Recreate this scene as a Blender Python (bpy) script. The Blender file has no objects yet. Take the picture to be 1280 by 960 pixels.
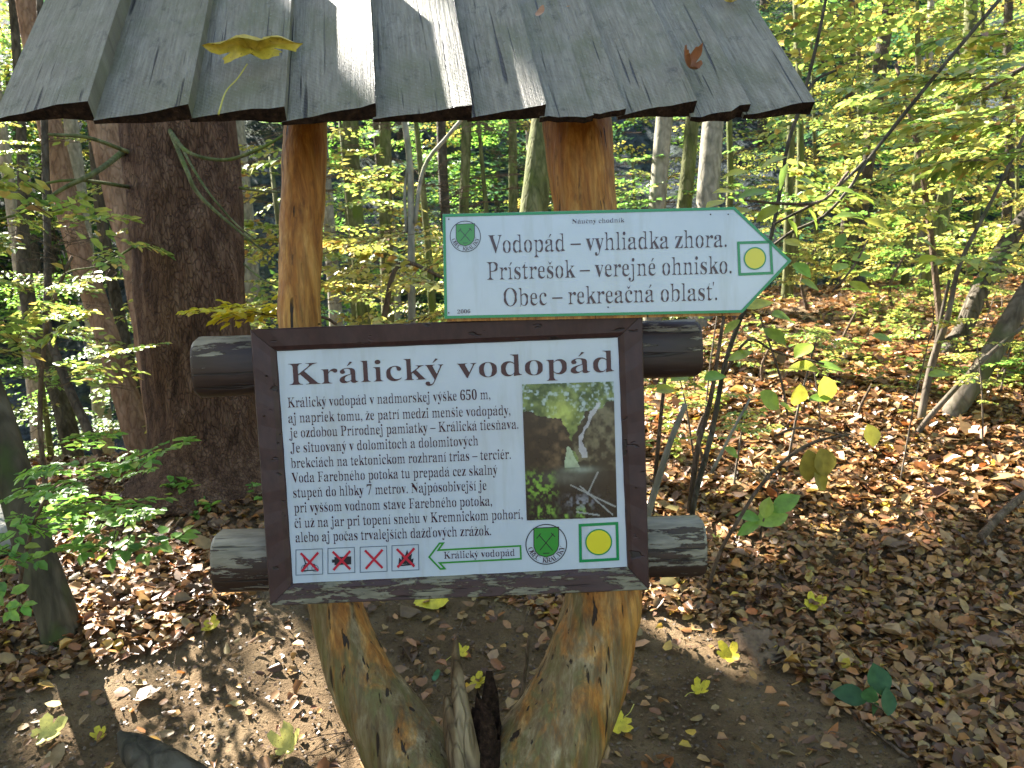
import bpy, math, random, time
import numpy as np
from mathutils import Vector, Matrix, Euler
T0 = time.time()
random.seed(7)
RNG = np.random.default_rng(11)
S = bpy.context.scene
COL = S.collection

# ------------------------------------------------------------------ camera
F = 995.6
EYE = Vector((0.0, 0.0, 1.6))
cam = bpy.data.cameras.new('camera'); cam.lens = 28.0; cam.sensor_width = 36.0
cam.clip_start = 0.05; cam.clip_end = 400
cam_o = bpy.data.objects.new('camera', cam); COL.objects.link(cam_o)
RM = (Matrix.Rotation(math.radians(82.0), 3, 'X') @ Matrix.Rotation(math.radians(-2.4), 3, 'Z'))
cam_o.matrix_world = Matrix.Translation(EYE) @ RM.to_4x4()
cam.dof.use_dof = True; cam.dof.focus_distance = 1.85; cam.dof.aperture_fstop = 9.0
S.camera = cam_o

# ------------------------------------------------------------------ light
SUN_EL, SUN_AZ = math.radians(42.0), math.radians(-43.0)       # azimuth from +Y, negative = left
SV = np.array([math.sin(SUN_AZ)*math.cos(SUN_EL), math.cos(SUN_AZ)*math.cos(SUN_EL), math.sin(SUN_EL)])
W = bpy.data.worlds.new('World'); S.world = W; W.use_nodes = True
wn = W.node_tree; bgn = wn.nodes['Background']; bgn.inputs[1].default_value = 0.056
sky = wn.nodes.new('ShaderNodeTexSky'); sky.sky_type = 'NISHITA'; sky.sun_disc = False
sky.sun_elevation = SUN_EL; sky.sun_rotation = SUN_AZ
sky.air_density = 1.0; sky.dust_density = 1.5; sky.ozone_density = 1.0
wn.links.new(sky.outputs[0], bgn.inputs[0])
sun = bpy.data.lights.new('sun', 'SUN'); sun.energy = 5.0; sun.angle = math.radians(0.5); sun.color = (1.0, 0.95, 0.86)
sun_o = bpy.data.objects.new('sun', sun); COL.objects.link(sun_o)
sun_o.rotation_euler = Vector(SV).to_track_quat('Z', 'Y').to_euler()
sun_o.location = (0, 0, 30)
S.view_settings.view_transform = 'Standard'; S.view_settings.look = 'None'
S.view_settings.gamma = 1.0; S.view_settings.use_curve_mapping = False
S.view_settings.exposure = 3.3
S.render.engine = 'CYCLES'
S.cycles.max_bounces = 6; S.cycles.diffuse_bounces = 3; S.cycles.glossy_bounces = 2
S.cycles.transmission_bounces = 4; S.cycles.transparent_max_bounces = 4
S.cycles.use_denoising = True; S.cycles.sample_clamp_indirect = 6.0
S.cycles.caustics_reflective = False; S.cycles.caustics_refractive = False

# ------------------------------------------------------------------ helpers
def ray(px, py):
    return (RM @ Vector(((px-640)/F, -(py-480)/F, -1.0)))
def P(px, py, d):
    return EYE + ray(px, py)*d
def smooth(t): t = np.clip(t, 0, 1); return t*t*(3-2*t)
def hash2(ix, iy, s=0):
    n = (ix.astype(np.int64)*374761393 + iy.astype(np.int64)*668265263 + s*974634777) & 0x7fffffff
    n = ((n ^ (n >> 13))*1274126177) & 0x7fffffff
    return ((n ^ (n >> 16)) & 0xffff)/65535.0
def vnoise(x, y, s=0):
    x = np.asarray(x, float); y = np.asarray(y, float)
    ix = np.floor(x); iy = np.floor(y); fx = smooth(x-ix); fy = smooth(y-iy)
    a = hash2(ix, iy, s); b = hash2(ix+1, iy, s); c = hash2(ix, iy+1, s); d = hash2(ix+1, iy+1, s)
    return (a*(1-fx)+b*fx)*(1-fy)+(c*(1-fx)+d*fx)*fy
def fbm(x, y, o=4, s=0):
    r = 0; a = .5
    for k in range(o):
        r = r + a*vnoise(np.asarray(x)*2**k, np.asarray(y)*2**k, s+k*17); a *= .5
    return r
RX = [-60, 0, 2, 2.5, 3, 4, 5, 6.5, 9, 12, 13.5, 16, 20, 24, 46, 60, 90]
RZ = [-3, -.12, 0, .05, .13, .45, .70, .92, 1.08, 1.20, .9, -1.2, -3.6, -1.8, 17.5, 27, 34]
LZ = [-3, -.12, 0, .12, .28, .50, .50, .0, -1.9, -3.4, -3.9, -4.4, -4.2, -2.0, 17.5, 27, 34]
CZ = [-3, -.12, 0, .06, .14, .38, .55, .4, -.7, -2.0, -2.6, -3.4, -3.9, -2.0, 17.5, 27, 34]
def hgt(x, y):
    x = np.asarray(x, float); y = np.asarray(y, float)
    q = x/np.maximum(y, 1.0)
    tl = smooth((-.12-q)/.25); tr = smooth((q-.08)/.2)
    z = np.interp(y, RX, CZ)*(1-tl-tr*(1-tl)) + np.interp(y, RX, LZ)*tl + np.interp(y, RX, RZ)*tr*(1-tl)
    z = z + .10*(fbm(x*1.1+3, y*1.1, 3)-.45)*smooth((y-1.5)/3) + .015*(fbm(x*7, y*7, 2, 5)-.4)
    z = z + smooth((y-18)/8)*5.0*(fbm(x*.16+9, y*.16, 4, 9)-.45)
    return z
def G(px, py, lift=0.0):
    d = ray(px, py); t = 1.0
    while t < 80:
        p = EYE + d*t
        if p.z < float(hgt(p.x, p.y)): break
        t += .02 if t < 6 else .1
    p = EYE + d*t
    return Vector((p.x, p.y, float(hgt(p.x, p.y))+lift))
def seg_dist(x, y, pts):
    d = np.full(np.shape(x), 1e9)
    for a, b in zip(pts[:-1], pts[1:]):
        ax, ay = a; bx, by = b; L = (bx-ax)**2+(by-ay)**2
        t = np.clip(((x-ax)*(bx-ax)+(y-ay)*(by-ay))/L, 0, 1)
        d = np.minimum(d, np.hypot(x-ax-t*(bx-ax), y-ay-t*(by-ay)))
    return d
PATH = [tuple(G(*p)[:2]) for p in ((60, 1010), (330, 880), (480, 800), (640, 880), (860, 890), (960, 1010))]
def pathm(x, y):        # 1 on the trodden soil
    d = seg_dist(np.asarray(x), np.asarray(y), PATH) + .25*(fbm(np.asarray(x)*3, np.asarray(y)*3, 3, 31)-.45)
    return smooth((.60-d)/.28)

def tag(o, label=None, cat=None, group=None, kind=None):
    if label: o['label'] = label
    if cat: o['category'] = cat
    if group: o['group'] = group
    if kind: o['kind'] = kind
    return o
def empty(name, loc, label, cat, group=None):
    o = bpy.data.objects.new(name, None); COL.objects.link(o); o.location = loc
    o.empty_display_size = .1
    return tag(o, label, cat, group)
def link(name, me, mat=None, parent=None):
    if mat is not None:
        for m in (mat if isinstance(mat, (list, tuple)) else [mat]): me.materials.append(m)
    o = bpy.data.objects.new(name, me); COL.objects.link(o)
    if parent is not None: o.parent = parent
    return o
def off(parent):
    v = np.zeros(3)
    while parent is not None:
        v += np.array(parent.location); parent = parent.parent
    return v
def mesh(name, V, Fs, mat, parent=None, smooth_=False, uv=None, col=None):
    """verts given in WORLD coordinates"""
    V = np.asarray(V, float) - off(parent)
    me = bpy.data.meshes.new(name); me.from_pydata([tuple(v) for v in V], [], [tuple(int(i) for i in f) for f in Fs])
    if uv is not None:
        l = me.uv_layers.new(name='UVMap'); idx = np.zeros(len(me.loops), int); me.loops.foreach_get('vertex_index', idx)
        l.data.foreach_set('uv', np.asarray(uv, float)[idx].ravel())
    if smooth_: me.shade_smooth()
    if col is not None: addcol(me, col)
    me.update()
    return link(name, me, mat, parent)
def addcol(me, col):
    a = me.attributes.new('col', 'FLOAT_COLOR', 'FACE')
    c = np.ones((len(me.polygons), 4)); c[:, :3] = col; a.data.foreach_set('color', c.ravel())
def fastmesh(name, V, Q, col=None, smooth_=False):
    me = bpy.data.meshes.new(name); V = np.asarray(V, np.float32); Q = np.asarray(Q, np.int32); k = Q.shape[1]
    me.vertices.add(len(V)); me.vertices.foreach_set('co', V.ravel())
    me.loops.add(Q.size); me.loops.foreach_set('vertex_index', Q.ravel())
    me.polygons.add(len(Q)); me.polygons.foreach_set('loop_start', np.arange(0, Q.size, k, dtype=np.int32))
    if col is not None: addcol(me, col)
    if smooth_: me.polygons.foreach_set('use_smooth', np.ones(len(Q), bool))
    me.update(calc_edges=True)
    return me
def catmull(pts, n=6):
    P_ = [np.array(p, float) for p in pts]
    if len(P_) < 3: return np.array([P_[0]+(P_[1]-P_[0])*i/n for i in range(n+1)])
    P_ = [2*P_[0]-P_[1]]+P_+[2*P_[-1]-P_[-2]]; out = []
    for i in range(1, len(P_)-2):
        a, b, c, d = P_[i-1:i+3]
        for k in range(n):
            t = k/n
            out.append(.5*((2*b)+(-a+c)*t+(2*a-5*b+4*c-d)*t*t+(-a+3*b-3*c+d)*t**3))
    out.append(P_[-2]); return np.array(out)
def tube(pts, rad, seg=8, n=6, rough=0.0, seed=0, cap=True):
    """4 columns (x,y,z,r) smoothed; returns V,F"""
    A = catmull(np.column_stack([np.array(pts, float), np.array(rad, float)]), n)
    C_ = A[:, :3]; R_ = np.maximum(A[:, 3], 1e-4); m = len(C_)
    T_ = np.gradient(C_, axis=0); T_ /= np.linalg.norm(T_, axis=1)[:, None]+1e-9
    up = np.array([0., -1, 0.]) if abs(T_[0][1]) < .8 else np.array([1., 0, 0])
    V = []
    arc = np.concatenate([[0], np.cumsum(np.linalg.norm(np.diff(C_, axis=0), axis=1))])
    for i in range(m):
        a = np.cross(T_[i], up); a /= np.linalg.norm(a); b = np.cross(a, T_[i]); up = b
        th = np.arange(seg)/seg*2*math.pi
        r = R_[i]*np.ones(seg)
        if rough:
            k = np.cos(th)*1.7+5; l = np.sin(th)*1.7+5
            r = r*(1+rough*(fbm(k+seed, l+arc[i]*3.1, 3, seed)-.45)*2)
        V.append(C_[i]+np.outer(np.cos(th)*r, a)+np.outer(np.sin(th)*r, b))
    V = np.concatenate(V); Fs = []
    for i in range(m-1):
        for j in range(seg):
            j2 = (j+1) % seg
            Fs.append((i*seg+j, i*seg+j2, (i+1)*seg+j2, (i+1)*seg+j))
    if cap:
        Fs.append(tuple(range(seg-1, -1, -1))); Fs.append(tuple((m-1)*seg+j for j in range(seg)))
    return V, Fs
def join(parts):
    V = []; Fs = []; n = 0
    for v, f in parts:
        V.append(np.asarray(v)); Fs += [tuple(i+n for i in q) for q in f]; n += len(v)
    return np.concatenate(V), Fs
def box_pts(o, a, b, c):        # corner + 3 edge vectors
    o, a, b, c = [np.array(v, float) for v in (o, a, b, c)]
    V = [o, o+a, o+a+b, o+b, o+c, o+a+c, o+a+b+c, o+b+c]
    return np.array(V), [(0, 3, 2, 1), (4, 5, 6, 7), (0, 1, 5, 4), (1, 2, 6, 5), (2, 3, 7, 6), (3, 0, 4, 7)]
def prism(front, nrm, th):
    """front: list of world pts ccw seen from the front; extruded back by th along -nrm"""
    A = [np.array(p, float) for p in front]; n = len(A); nn = np.array(nrm, float)
    V = A+[p-nn*th for p in A]
    return np.array(V), [tuple(range(n)), tuple(range(2*n-1, n-1, -1))]+[(i, i+n, (i+1) % n+n, (i+1) % n) for i in range(n)]

# ------------------------------------------------------------------ materials
class NB:
    def __init__(s, name, rough=.8, spec=.3):
        s.m = bpy.data.materials.new(name); s.m.use_nodes = True; s.t = s.m.node_tree
        s.b = s.t.nodes['Principled BSDF']; s.b.inputs['Roughness'].default_value = rough
        s.b.inputs['Specular IOR Level'].default_value = spec
    def n(s, ty, **k):
        q = s.t.nodes.new(ty)
        for a, b in k.items():
            if a[0] == '_': setattr(q, a[1:], b)
            else: s.set(q, a, b)
        return q
    def set(s, q, key, v):
        key = key.replace('__', ' ')
        i = q.inputs[int(key[1:])] if key[0] == 'i' and key[1:].isdigit() else q.inputs[key]
        if hasattr(v, 'is_output') or isinstance(v, bpy.types.NodeSocket): s.t.links.new(v, i)
        else: i.default_value = v
    def coord(s, kind='Object', scale=(1, 1, 1)):
        c = s.n('ShaderNodeTexCoord').outputs[kind]
        mp = s.n('ShaderNodeMapping'); s.t.links.new(c, mp.inputs[0]); mp.inputs['Scale'].default_value = scale
        return mp.outputs[0]
    def noise(s, vec, scale, detail=4, rough=.55, dist=0):
        q = s.n('ShaderNodeTexNoise'); s.t.links.new(vec, q.inputs['Vector']); q.inputs['Scale'].default_value = scale
        q.inputs['Detail'].default_value = detail; q.inputs['Roughness'].default_value = rough
        q.inputs['Distortion'].default_value = dist
        return q.outputs['Fac']
    def ramp(s, fac, stops):
        q = s.n('ShaderNodeValToRGB'); s.t.links.new(fac, q.inputs[0]); e = q.color_ramp.elements
        while len(e) < len(stops): e.new(.5)
        for el, (p, c) in zip(e, stops):
            el.position = p; el.color = (*c, 1) if len(c) == 3 else c
        return q.outputs[0]
    def mix(s, fac, a, b, mode='MIX'):
        q = s.n('ShaderNodeMix'); q.data_type = 'RGBA'; q.blend_type = mode
        for i, v in ((0, fac), (6, a), (7, b)):
            if isinstance(v, bpy.types.NodeSocket): s.t.links.new(v, q.inputs[i])
            else: q.inputs[i].default_value = v if i == 0 else (*v, 1)
        return q.outputs[2]
    def math(s, op, a, b=0.0):
        q = s.n('ShaderNodeMath'); q.operation = op
        for i, v in ((0, a), (1, b)):
            if isinstance(v, bpy.types.NodeSocket): s.t.links.new(v, q.inputs[i])
            else: q.inputs[i].default_value = v
        return q.outputs[0]
    def base(s, c):
        if isinstance(c, bpy.types.NodeSocket): s.t.links.new(c, s.b.inputs['Base Color'])
        else: s.b.inputs['Base Color'].default_value = (*c, 1)
    def bump(s, h, strength=.5, dist=.01):
        q = s.n('ShaderNodeBump'); s.t.links.new(h, q.inputs['Height'])
        q.inputs['Strength'].default_value = strength; q.inputs['Distance'].default_value = dist
        s.t.links.new(q.outputs[0], s.b.inputs['Normal'])

def mat_plain(name, c, rough=.5, spec=.4):
    q = NB(name, rough, spec); q.base(c); return q.m
def mat_leaf(name, trans=.5, rough=.45, tint=(1, 1, 1), spots=False):
    q = NB(name, rough, .35); t = q.t
    a = q.n('ShaderNodeAttribute', _attribute_name='col').outputs['Color']
    ob = q.coord('Object')
    v = q.noise(ob, 40 if not spots else 60, 3)
    c = q.mix(1.0, a, q.ramp(v, [(.3, (.72, .72, .72)), (.7, (1.15, 1.15, 1.1))]), 'MULTIPLY')
    if spots:
        sp = q.ramp(q.noise(ob, 130, 3), [(.62, (0, 0, 0)), (.70, (1, 1, 1))])
        c = q.mix(sp, c, (.14, .07, .02))
    q.base(c)
    tr = q.n('ShaderNodeBsdfTranslucent'); t.links.new(c, tr.inputs[0])
    mx = q.n('ShaderNodeMixShader'); mx.inputs[0].default_value = trans
    t.links.new(q.b.outputs[0], mx.inputs[1]); t.links.new(tr.outputs[0], mx.inputs[2])
    t.links.new(mx.outputs[0], t.nodes['Material Output'].inputs[0])
    return q.m
def mat_bark(name, cols, sc=1.0, zs=.25, vor=26, strength=.9, moss=None, dist=.02):
    q = NB(name, .92, .15)
    v = q.coord('Object', (sc, sc, sc*zs))
    n1 = q.noise(v, 14, 6, .6, .6); 
    vo = q.n('ShaderNodeTexVoronoi', _feature='DISTANCE_TO_EDGE'); vo.inputs['Scale'].default_value = vor
    wv = q.n('ShaderNodeVectorMath', _operation='ADD'); q.t.links.new(v, wv.inputs[0])
    nz = q.n('ShaderNodeTexNoise'); q.t.links.new(v, nz.inputs['Vector']); nz.inputs['Scale'].default_value = 18
    ms = q.n('ShaderNodeVectorMath', _operation='SCALE'); q.t.links.new(nz.outputs['Color'], ms.inputs[0]); ms.inputs['Scale'].default_value = .06
    q.t.links.new(ms.outputs[0], wv.inputs[1]); q.t.links.new(wv.outputs[0], vo.inputs['Vector'])
    crack = q.ramp(vo.outputs['Distance'], [(0, (0, 0, 0)), (.12, (1, 1, 1))])
    c = q.ramp(n1, [(.32, cols[0]), (.5, cols[1]), (.68, cols[2])])
    c = q.mix(q.math('MULTIPLY', q.math('SUBTRACT', 1.0, crack), .35), c, tuple(x*.35 for x in cols[0]))
    if moss:
        big = q.noise(q.coord('Object', (1, 1, .5)), moss[2], 4)
        c = q.mix(q.ramp(big, [(moss[1], (0, 0, 0)), (moss[1]+.15, (1, 1, 1))]), c, moss[0])
    q.base(c)
    h = q.math('ADD', q.math('MULTIPLY', crack, .7), n1)
    q.bump(h, strength, dist)
    return q.m
M = {}
M['spruce'] = mat_bark('spruce_bark', ((.040, .020, .012), (.095, .050, .030), (.17, .10, .064)), 1, .28, 62, .8, ((.07, .085, .03), .66, 2.2), .02)
M['red'] = mat_bark('conifer_bark', ((.15, .085, .05), (.24, .145, .09), (.31, .20, .13)), 1, .3, 20, .6)
M['mossy'] = mat_bark('mossy_bark', ((.05, .055, .02), (.10, .105, .04), (.17, .16, .08)), 1, .3, 16, .5, ((.09, .12, .02), .5, 3), .01)
M['darkmoss'] = mat_bark('dark_mossy_bark', ((.04, .034, .02), (.075, .06, .036), (.12, .10, .065)), 1, .3, 10, .3, ((.055, .07, .02), .5, 5), .008)
M['beech'] = mat_bark('beech_bark', ((.14, .13, .10), (.22, .20, .155), (.31, .28, .22)), 1, .5, 7, .35, ((.12, .14, .05), .55, 3), .008)
M['stem'] = mat_bark('smooth_brown_bark', ((.06, .045, .032), (.11, .088, .065), (.18, .15, .115)), 1, .4, 12, .3, ((.08, .09, .035), .55, 4), .006)
M['darkbark'] = mat_bark('dark_bark', ((.035, .03, .02), (.07, .058, .042), (.12, .10, .075)), 1, .4, 14, .6)
M['twig'] = mat_bark('twig_bark', ((.05, .035, .022), (.11, .075, .05), (.18, .13, .09)), 2, .3, 20, .4)
M['leaf'] = mat_leaf('leaf'); M['near_leaf'] = mat_leaf('near_leaf', .45, .4)
M['litter'] = mat_leaf('dry_leaf', .22, .42); M['litter'].node_tree.nodes['Principled BSDF'].inputs['Specular IOR Level'].default_value = .4; M['spotted'] = mat_leaf('fallen_yellow_leaf', .25, .5, spots=True)
# soil
q = NB('soil', .95, .15); v = q.coord('Object')
n1 = q.noise(v, 3.0, 6, .6); n2 = q.noise(v, 38, 6, .7); n3 = q.noise(v, 160, 4, .7)
c = q.ramp(n1, [(.3, (.075, .047, .024)), (.5, (.14, .092, .048)), (.7, (.21, .15, .085))])
c = q.mix(q.ramp(n2, [(.45, (0, 0, 0)), (.7, (.5, .5, .5))]), c, (.19, .13, .07))
c = q.mix(q.ramp(n3, [(.58, (0, 0, 0)), (.66, (.8, .8, .8))]), c, (.025, .015, .01))
q.base(c); q.bump(q.math('ADD', n2, q.math('MULTIPLY', n3, .6)), 1.0, .02); M['soil'] = q.m
# far hillside : shaded rock, humus and moss
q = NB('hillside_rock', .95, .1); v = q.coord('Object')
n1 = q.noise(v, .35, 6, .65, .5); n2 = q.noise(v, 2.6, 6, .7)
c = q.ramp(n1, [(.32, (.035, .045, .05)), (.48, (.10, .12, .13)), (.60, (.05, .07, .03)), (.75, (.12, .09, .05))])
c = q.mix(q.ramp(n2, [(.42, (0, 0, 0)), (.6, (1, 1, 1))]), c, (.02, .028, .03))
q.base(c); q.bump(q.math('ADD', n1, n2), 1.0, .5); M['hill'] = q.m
# weathered roof board: UV in metres, u across, v along
def roofmat():
    q = NB('weathered_board', .45, .45)
    uv = q.n('ShaderNodeTexCoord').outputs['UV']
    oi = q.n('ShaderNodeObjectInfo').outputs['Random']
    ad = q.n('ShaderNodeVectorMath', _operation='ADD'); q.t.links.new(uv, ad.inputs[0])
    cb = q.n('ShaderNodeCombineXYZ'); q.t.links.new(q.math('MULTIPLY', oi, 37.0), cb.inputs[0]); q.t.links.new(q.math('MULTIPLY', oi, 91.0), cb.inputs[1])
    q.t.links.new(cb.outputs[0], ad.inputs[1])
    def mp(sc):
        m = q.n('ShaderNodeMapping'); q.t.links.new(ad.outputs[0], m.inputs[0]); m.inputs['Scale'].default_value = sc; return m.outputs[0]
    g = q.noise(mp((55, 9, 1)), 1, 7, .72, .6)            # grain
    big = q.noise(mp((7, 5, 1)), 1, 5, .6)                 # lichen, moss
    saw = q.n('ShaderNodeTexWave', _wave_type='BANDS', _bands_direction='Y'); q.t.links.new(mp((4, 62, 1)), saw.inputs[0])
    saw.inputs['Scale'].default_value = 1.0; saw.inputs['Distortion'].default_value = 1.2; saw.inputs['Detail'].default_value = 2
    fine = q.noise(mp((120, 60, 1)), 1, 4, .7)
    fib = q.noise(mp((190, 5, 1)), 1, 5, .65)             # raised fibres along the board
    crk = q.ramp(q.noise(mp((85, 2.2, 1)), 1, 3, .5, .3), [(.33, (1, 1, 1)), (.37, (0, 0, 0))])
    c = q.ramp(q.math('ADD', q.math('MULTIPLY', g, .55), q.math('MULTIPLY', fib, .45)), [(.30, (.09, .075, .05)), (.5, (.20, .175, .13)), (.70, (.32, .29, .23))])
    c = q.mix(q.ramp(big, [(.46, (0, 0, 0)), (.66, (.75, .75, .75))]), c, (.11, .11, .05))
    c = q.mix(q.ramp(q.noise(mp((22, 14, 1)), 1, 6, .75), [(.56, (0, 0, 0)), (.68, (.7, .7, .7))]), c, (.035, .03, .024))
    c = q.mix(q.ramp(fine, [(.6, (0, 0, 0)), (.7, (.5, .5, .5))]), c, (.3, .3, .28))
    c = q.mix(crk, c, (.02, .016, .012))
    q.base(c)
    g = q.math('SUBTRACT', q.math('ADD', g, fib), q.math('MULTIPLY', crk, .8))
    h = q.math('ADD', q.math('ADD', g, q.math('MULTIPLY', saw.outputs['Fac'], .22)), q.math('MULTIPLY', fine, .5))
    q.bump(h, 1.0, .005)
    q.t.links.new(q.ramp(g, [(.3, (.38, .38, .38)), (.7, (.60, .60, .60))]), q.b.inputs['Roughness'])
    return q.m
M['board'] = roofmat()
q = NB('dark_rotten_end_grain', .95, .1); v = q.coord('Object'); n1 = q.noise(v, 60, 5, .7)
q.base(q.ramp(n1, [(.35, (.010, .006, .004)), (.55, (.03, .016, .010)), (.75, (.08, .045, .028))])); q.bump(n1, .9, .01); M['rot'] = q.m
def postmat():
    q = NB('varnished_trunk', .55, .28); v = q.coord('Object', (1, 1, .22))
    n1 = q.noise(v, 26, 7, .68, .8); n2 = q.noise(q.coord('Object', (1, 1, .22)), 13, 7, .7, .6); n3 = q.noise(v, 60, 4, .6)
    c = q.ramp(n1, [(.28, (.14, .045, .008)), (.45, (.36, .135, .022)), (.6, (.52, .25, .06)), (.75, (.62, .37, .13))])
    z = q.n('ShaderNodeSeparateXYZ'); q.t.links.new(q.n('ShaderNodeNewGeometry').outputs['Position'], z.inputs[0])
    low = q.math('MULTIPLY', q.math('SUBTRACT', 1.10, z.outputs[2]), 1.6)       # weathering of the splashed lower trunk
    w = q.math('ADD', low, q.math('MULTIPLY', q.math('SUBTRACT', n2, .5), 4.5))
    wf = q.ramp(w, [(.2, (0, 0, 0)), (.8, (1, 1, 1))])
    grey = q.ramp(n1, [(.3, (.07, .045, .02)), (.5, (.19, .13, .06)), (.7, (.40, .31, .18))])
    grey = q.mix(q.ramp(q.noise(q.coord('Object', (1, 1, .3)), 22, 6), [(.46, (0, 0, 0)), (.58, (.85, .85, .85))]), grey, (.13, .11, .035))
    c = q.mix(wf, c, grey)
    c = q.mix(q.ramp(n3, [(.62, (0, 0, 0)), (.72, (.8, .8, .8))]), c, (.05, .02, .01))
    cr = q.ramp(q.noise(q.coord('Object', (1, 1, .045)), 55, 4, .5, .25), [(.345, (1, 1, 1)), (.375, (0, 0, 0))])
    gr = q.noise(q.coord('Object', (1, 1, .05)), 120, 4, .6)
    c = q.mix(q.ramp(gr, [(.4, (0, 0, 0)), (.62, (.45, .45, .45))]), c, (.10, .045, .012))
    c = q.mix(cr, c, (.025, .012, .006))
    kn = q.n('ShaderNodeTexVoronoi'); q.t.links.new(q.coord('Object', (1, 1, .8)), kn.inputs['Vector']); kn.inputs['Scale'].default_value = 7.0
    c = q.mix(q.ramp(kn.outputs['Distance'], [(.035, (1, 1, 1)), (.08, (0, 0, 0))]), c, (.05, .018, .008))
    q.base(c); q.bump(q.math('SUBTRACT', q.math('ADD', q.math('ADD', n1, q.math('MULTIPLY', gr, .6)), q.math('MULTIPLY', n3, .4)), cr), .8, .006)
    return q.m
M['post'] = postmat()
M['stub'] = mat_bark('splintered_wood', ((.05, .028, .014), (.15, .095, .05), (.30, .22, .13)), 1, .12, 30, .8, ((.03, .018, .012), .52, 8), .008)
def paintmat(name, wear, scale=(1, 1, 1), peel=(.27, .25, .19), paint=(.032, .013, .011), thr=.55, topwear=0.0):
    """brown paint peeling off grey wood"""
    q = NB(name, .5, .4); v = q.coord('Object', scale)
    a = q.noise(v, 26, 7, .72); b = q.noise(q.coord('Object'), 3.5, 3)
    nz = q.n('ShaderNodeSeparateXYZ'); q.t.links.new(q.n('ShaderNodeNewGeometry').outputs['True Normal'], nz.inputs[0])
    up = q.math('MULTIPLY', q.math('MAXIMUM', nz.outputs[2], -.3), topwear)
    ck = q.ramp(q.noise(q.coord('Object', (scale[0]*.2, 1, scale[2])), 70, 3), [(.33, (1, 1, 1)), (.37, (0, 0, 0))])
    e = q.ramp(q.math('ADD', q.math('ADD', a, up), q.math('MULTIPLY', q.math('SUBTRACT', b, .5), wear)), [(thr, (0, 0, 0)), (thr+.02, (1, 1, 1))])
    g = q.noise(v, 60, 4)
    w = q.ramp(g, [(.3, tuple(x*.45 for x in peel)), (.7, peel)])
    c = q.mix(e, q.ramp(g, [(.3, paint), (.75, tuple(x*1.7 for x in paint))]), w)
    c = q.mix(q.math('MULTIPLY', ck, .8), c, (.012, .008, .006))
    q.base(c); q.bump(q.math('SUBTRACT', q.math('SUBTRACT', q.math('MULTIPLY', g, .3), e), ck), .7, .003)
    return q.m
M['frame'] = paintmat('brown_frame_paint', .2, (1, 1, .5), thr=.70)
M['frame_low'] = paintmat('peeling_frame_paint', .25, (.35, 1, 1.6), (.21, .18, .12), thr=.50)
M['rail'] = paintmat('peeling_rail_paint', .3, (.25, 1, 1.5), (.26, .22, .16), (.024, .012, .009), thr=.62, topwear=.16)
M['rail2'] = paintmat('worn_rail_paint', .3, (.25, 1, 1.5), (.26, .22, .16), (.028, .014, .009), thr=.52, topwear=.14)
q = NB('white_enamel', .16, .5); v = q.coord('Object'); n1 = q.noise(v, 5, 5, .6); n2 = q.noise(v, 90, 3, .6)
st = q.noise(q.coord('Object', (1, 1, .12)), 30, 5, .65)
c = q.ramp(n1, [(.3, (.40, .435, .49)), (.7, (.48, .515, .57))])
c = q.mix(q.ramp(st, [(.52, (0, 0, 0)), (.72, (.35, .35, .35))]), c, (.30, .30, .27))
c = q.mix(q.ramp(q.noise(v, 2.2, 4), [(.5, (0, 0, 0)), (.75, (.3, .3, .3))]), c, (.40, .42, .40)); c = q.mix(q.ramp(n2, [(.70, (0, 0, 0)), (.78, (.5, .5, .5))]), c, (.4, .38, .33))
q.base(c); q.bump(n1, .06, .002); M['white'] = q.m
M['ink'] = mat_plain('dark_maroon_print', (.040, .010, .018), .2)
M['green'] = mat_plain('green_print', (.008, .20, .062), .2); M['sgreen'] = mat_plain('shield_green_print', (.035, .22, .035), .2)
M['yellow'] = mat_plain('yellow_print', (.62, .52, .03), .2); M['red_p'] = mat_plain('red_print', (.42, .02, .04), .2)
M['grey_p'] = mat_plain('grey_blue_print', (.12, .15, .19), .25); M['black_p'] = mat_plain('black_print', (.02, .02, .025), .25)
M['paper'] = mat_plain('pictogram_white', (.66, .68, .70), .2)
q = NB('photo_print', .2, .5); q.base(q.n('ShaderNodeAttribute', _attribute_name='col').outputs['Color']); M['photo'] = q.m
q = NB('stone', .9, .3); v = q.coord('Object'); n1 = q.noise(v, 14, 6, .65)
q.base(q.ramp(n1, [(.3, (.075, .048, .028)), (.7, (.18, .12, .075))])); q.bump(n1, .8, .02); M['stone'] = q.m
M['limestone'] = None
q = NB('pale_stone', .9, .3); v = q.coord('Object'); n1 = q.noise(v, 6, 7, .7)
q.base(q.ramp(n1, [(.3, (.14, .13, .10)), (.7, (.42, .40, .34))])); q.bump(n1, 1, .04); M['limestone'] = q.m

# ------------------------------------------------------------------ terrain
def axis(a, b, c, fine, coarse):
    """a..b coarse-graded, fine between"""
    out = list(np.arange(b[0], b[1], fine)); x = b[1]; s = fine
    while x < c: out.append(x); s *= coarse; x += s
    x = b[0]; s = fine; pre = []
    while x > a: s *= coarse; x -= s; pre.append(x)
    return np.array(pre[::-1]+out)
xs = axis(-70, (-4.5, 5.0), 70, .045, 1.08); ys = axis(-40, (1.2, 6.5), 88, .045, 1.05)
XX, YY = np.meshgrid(xs, ys); ZZ = hgt(XX, YY)
ZZ = ZZ + .02*(fbm(XX*16, YY*16, 3, 77)-.45)*(YY < 9)
V = np.column_stack([XX.ravel(), YY.ravel(), ZZ.ravel()])
nx = len(xs); ny = len(ys)
I, J = np.meshgrid(np.arange(nx-1), np.arange(ny-1)); a = (J*nx+I).ravel()
Q = np.column_stack([a, a+1, a+1+nx, a+nx])
cen = V[Q].mean(axis=1)
pm = (pathm(cen[:, 0], cen[:, 1]) > .5)
hm = cen[:, 1] > 17
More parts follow.
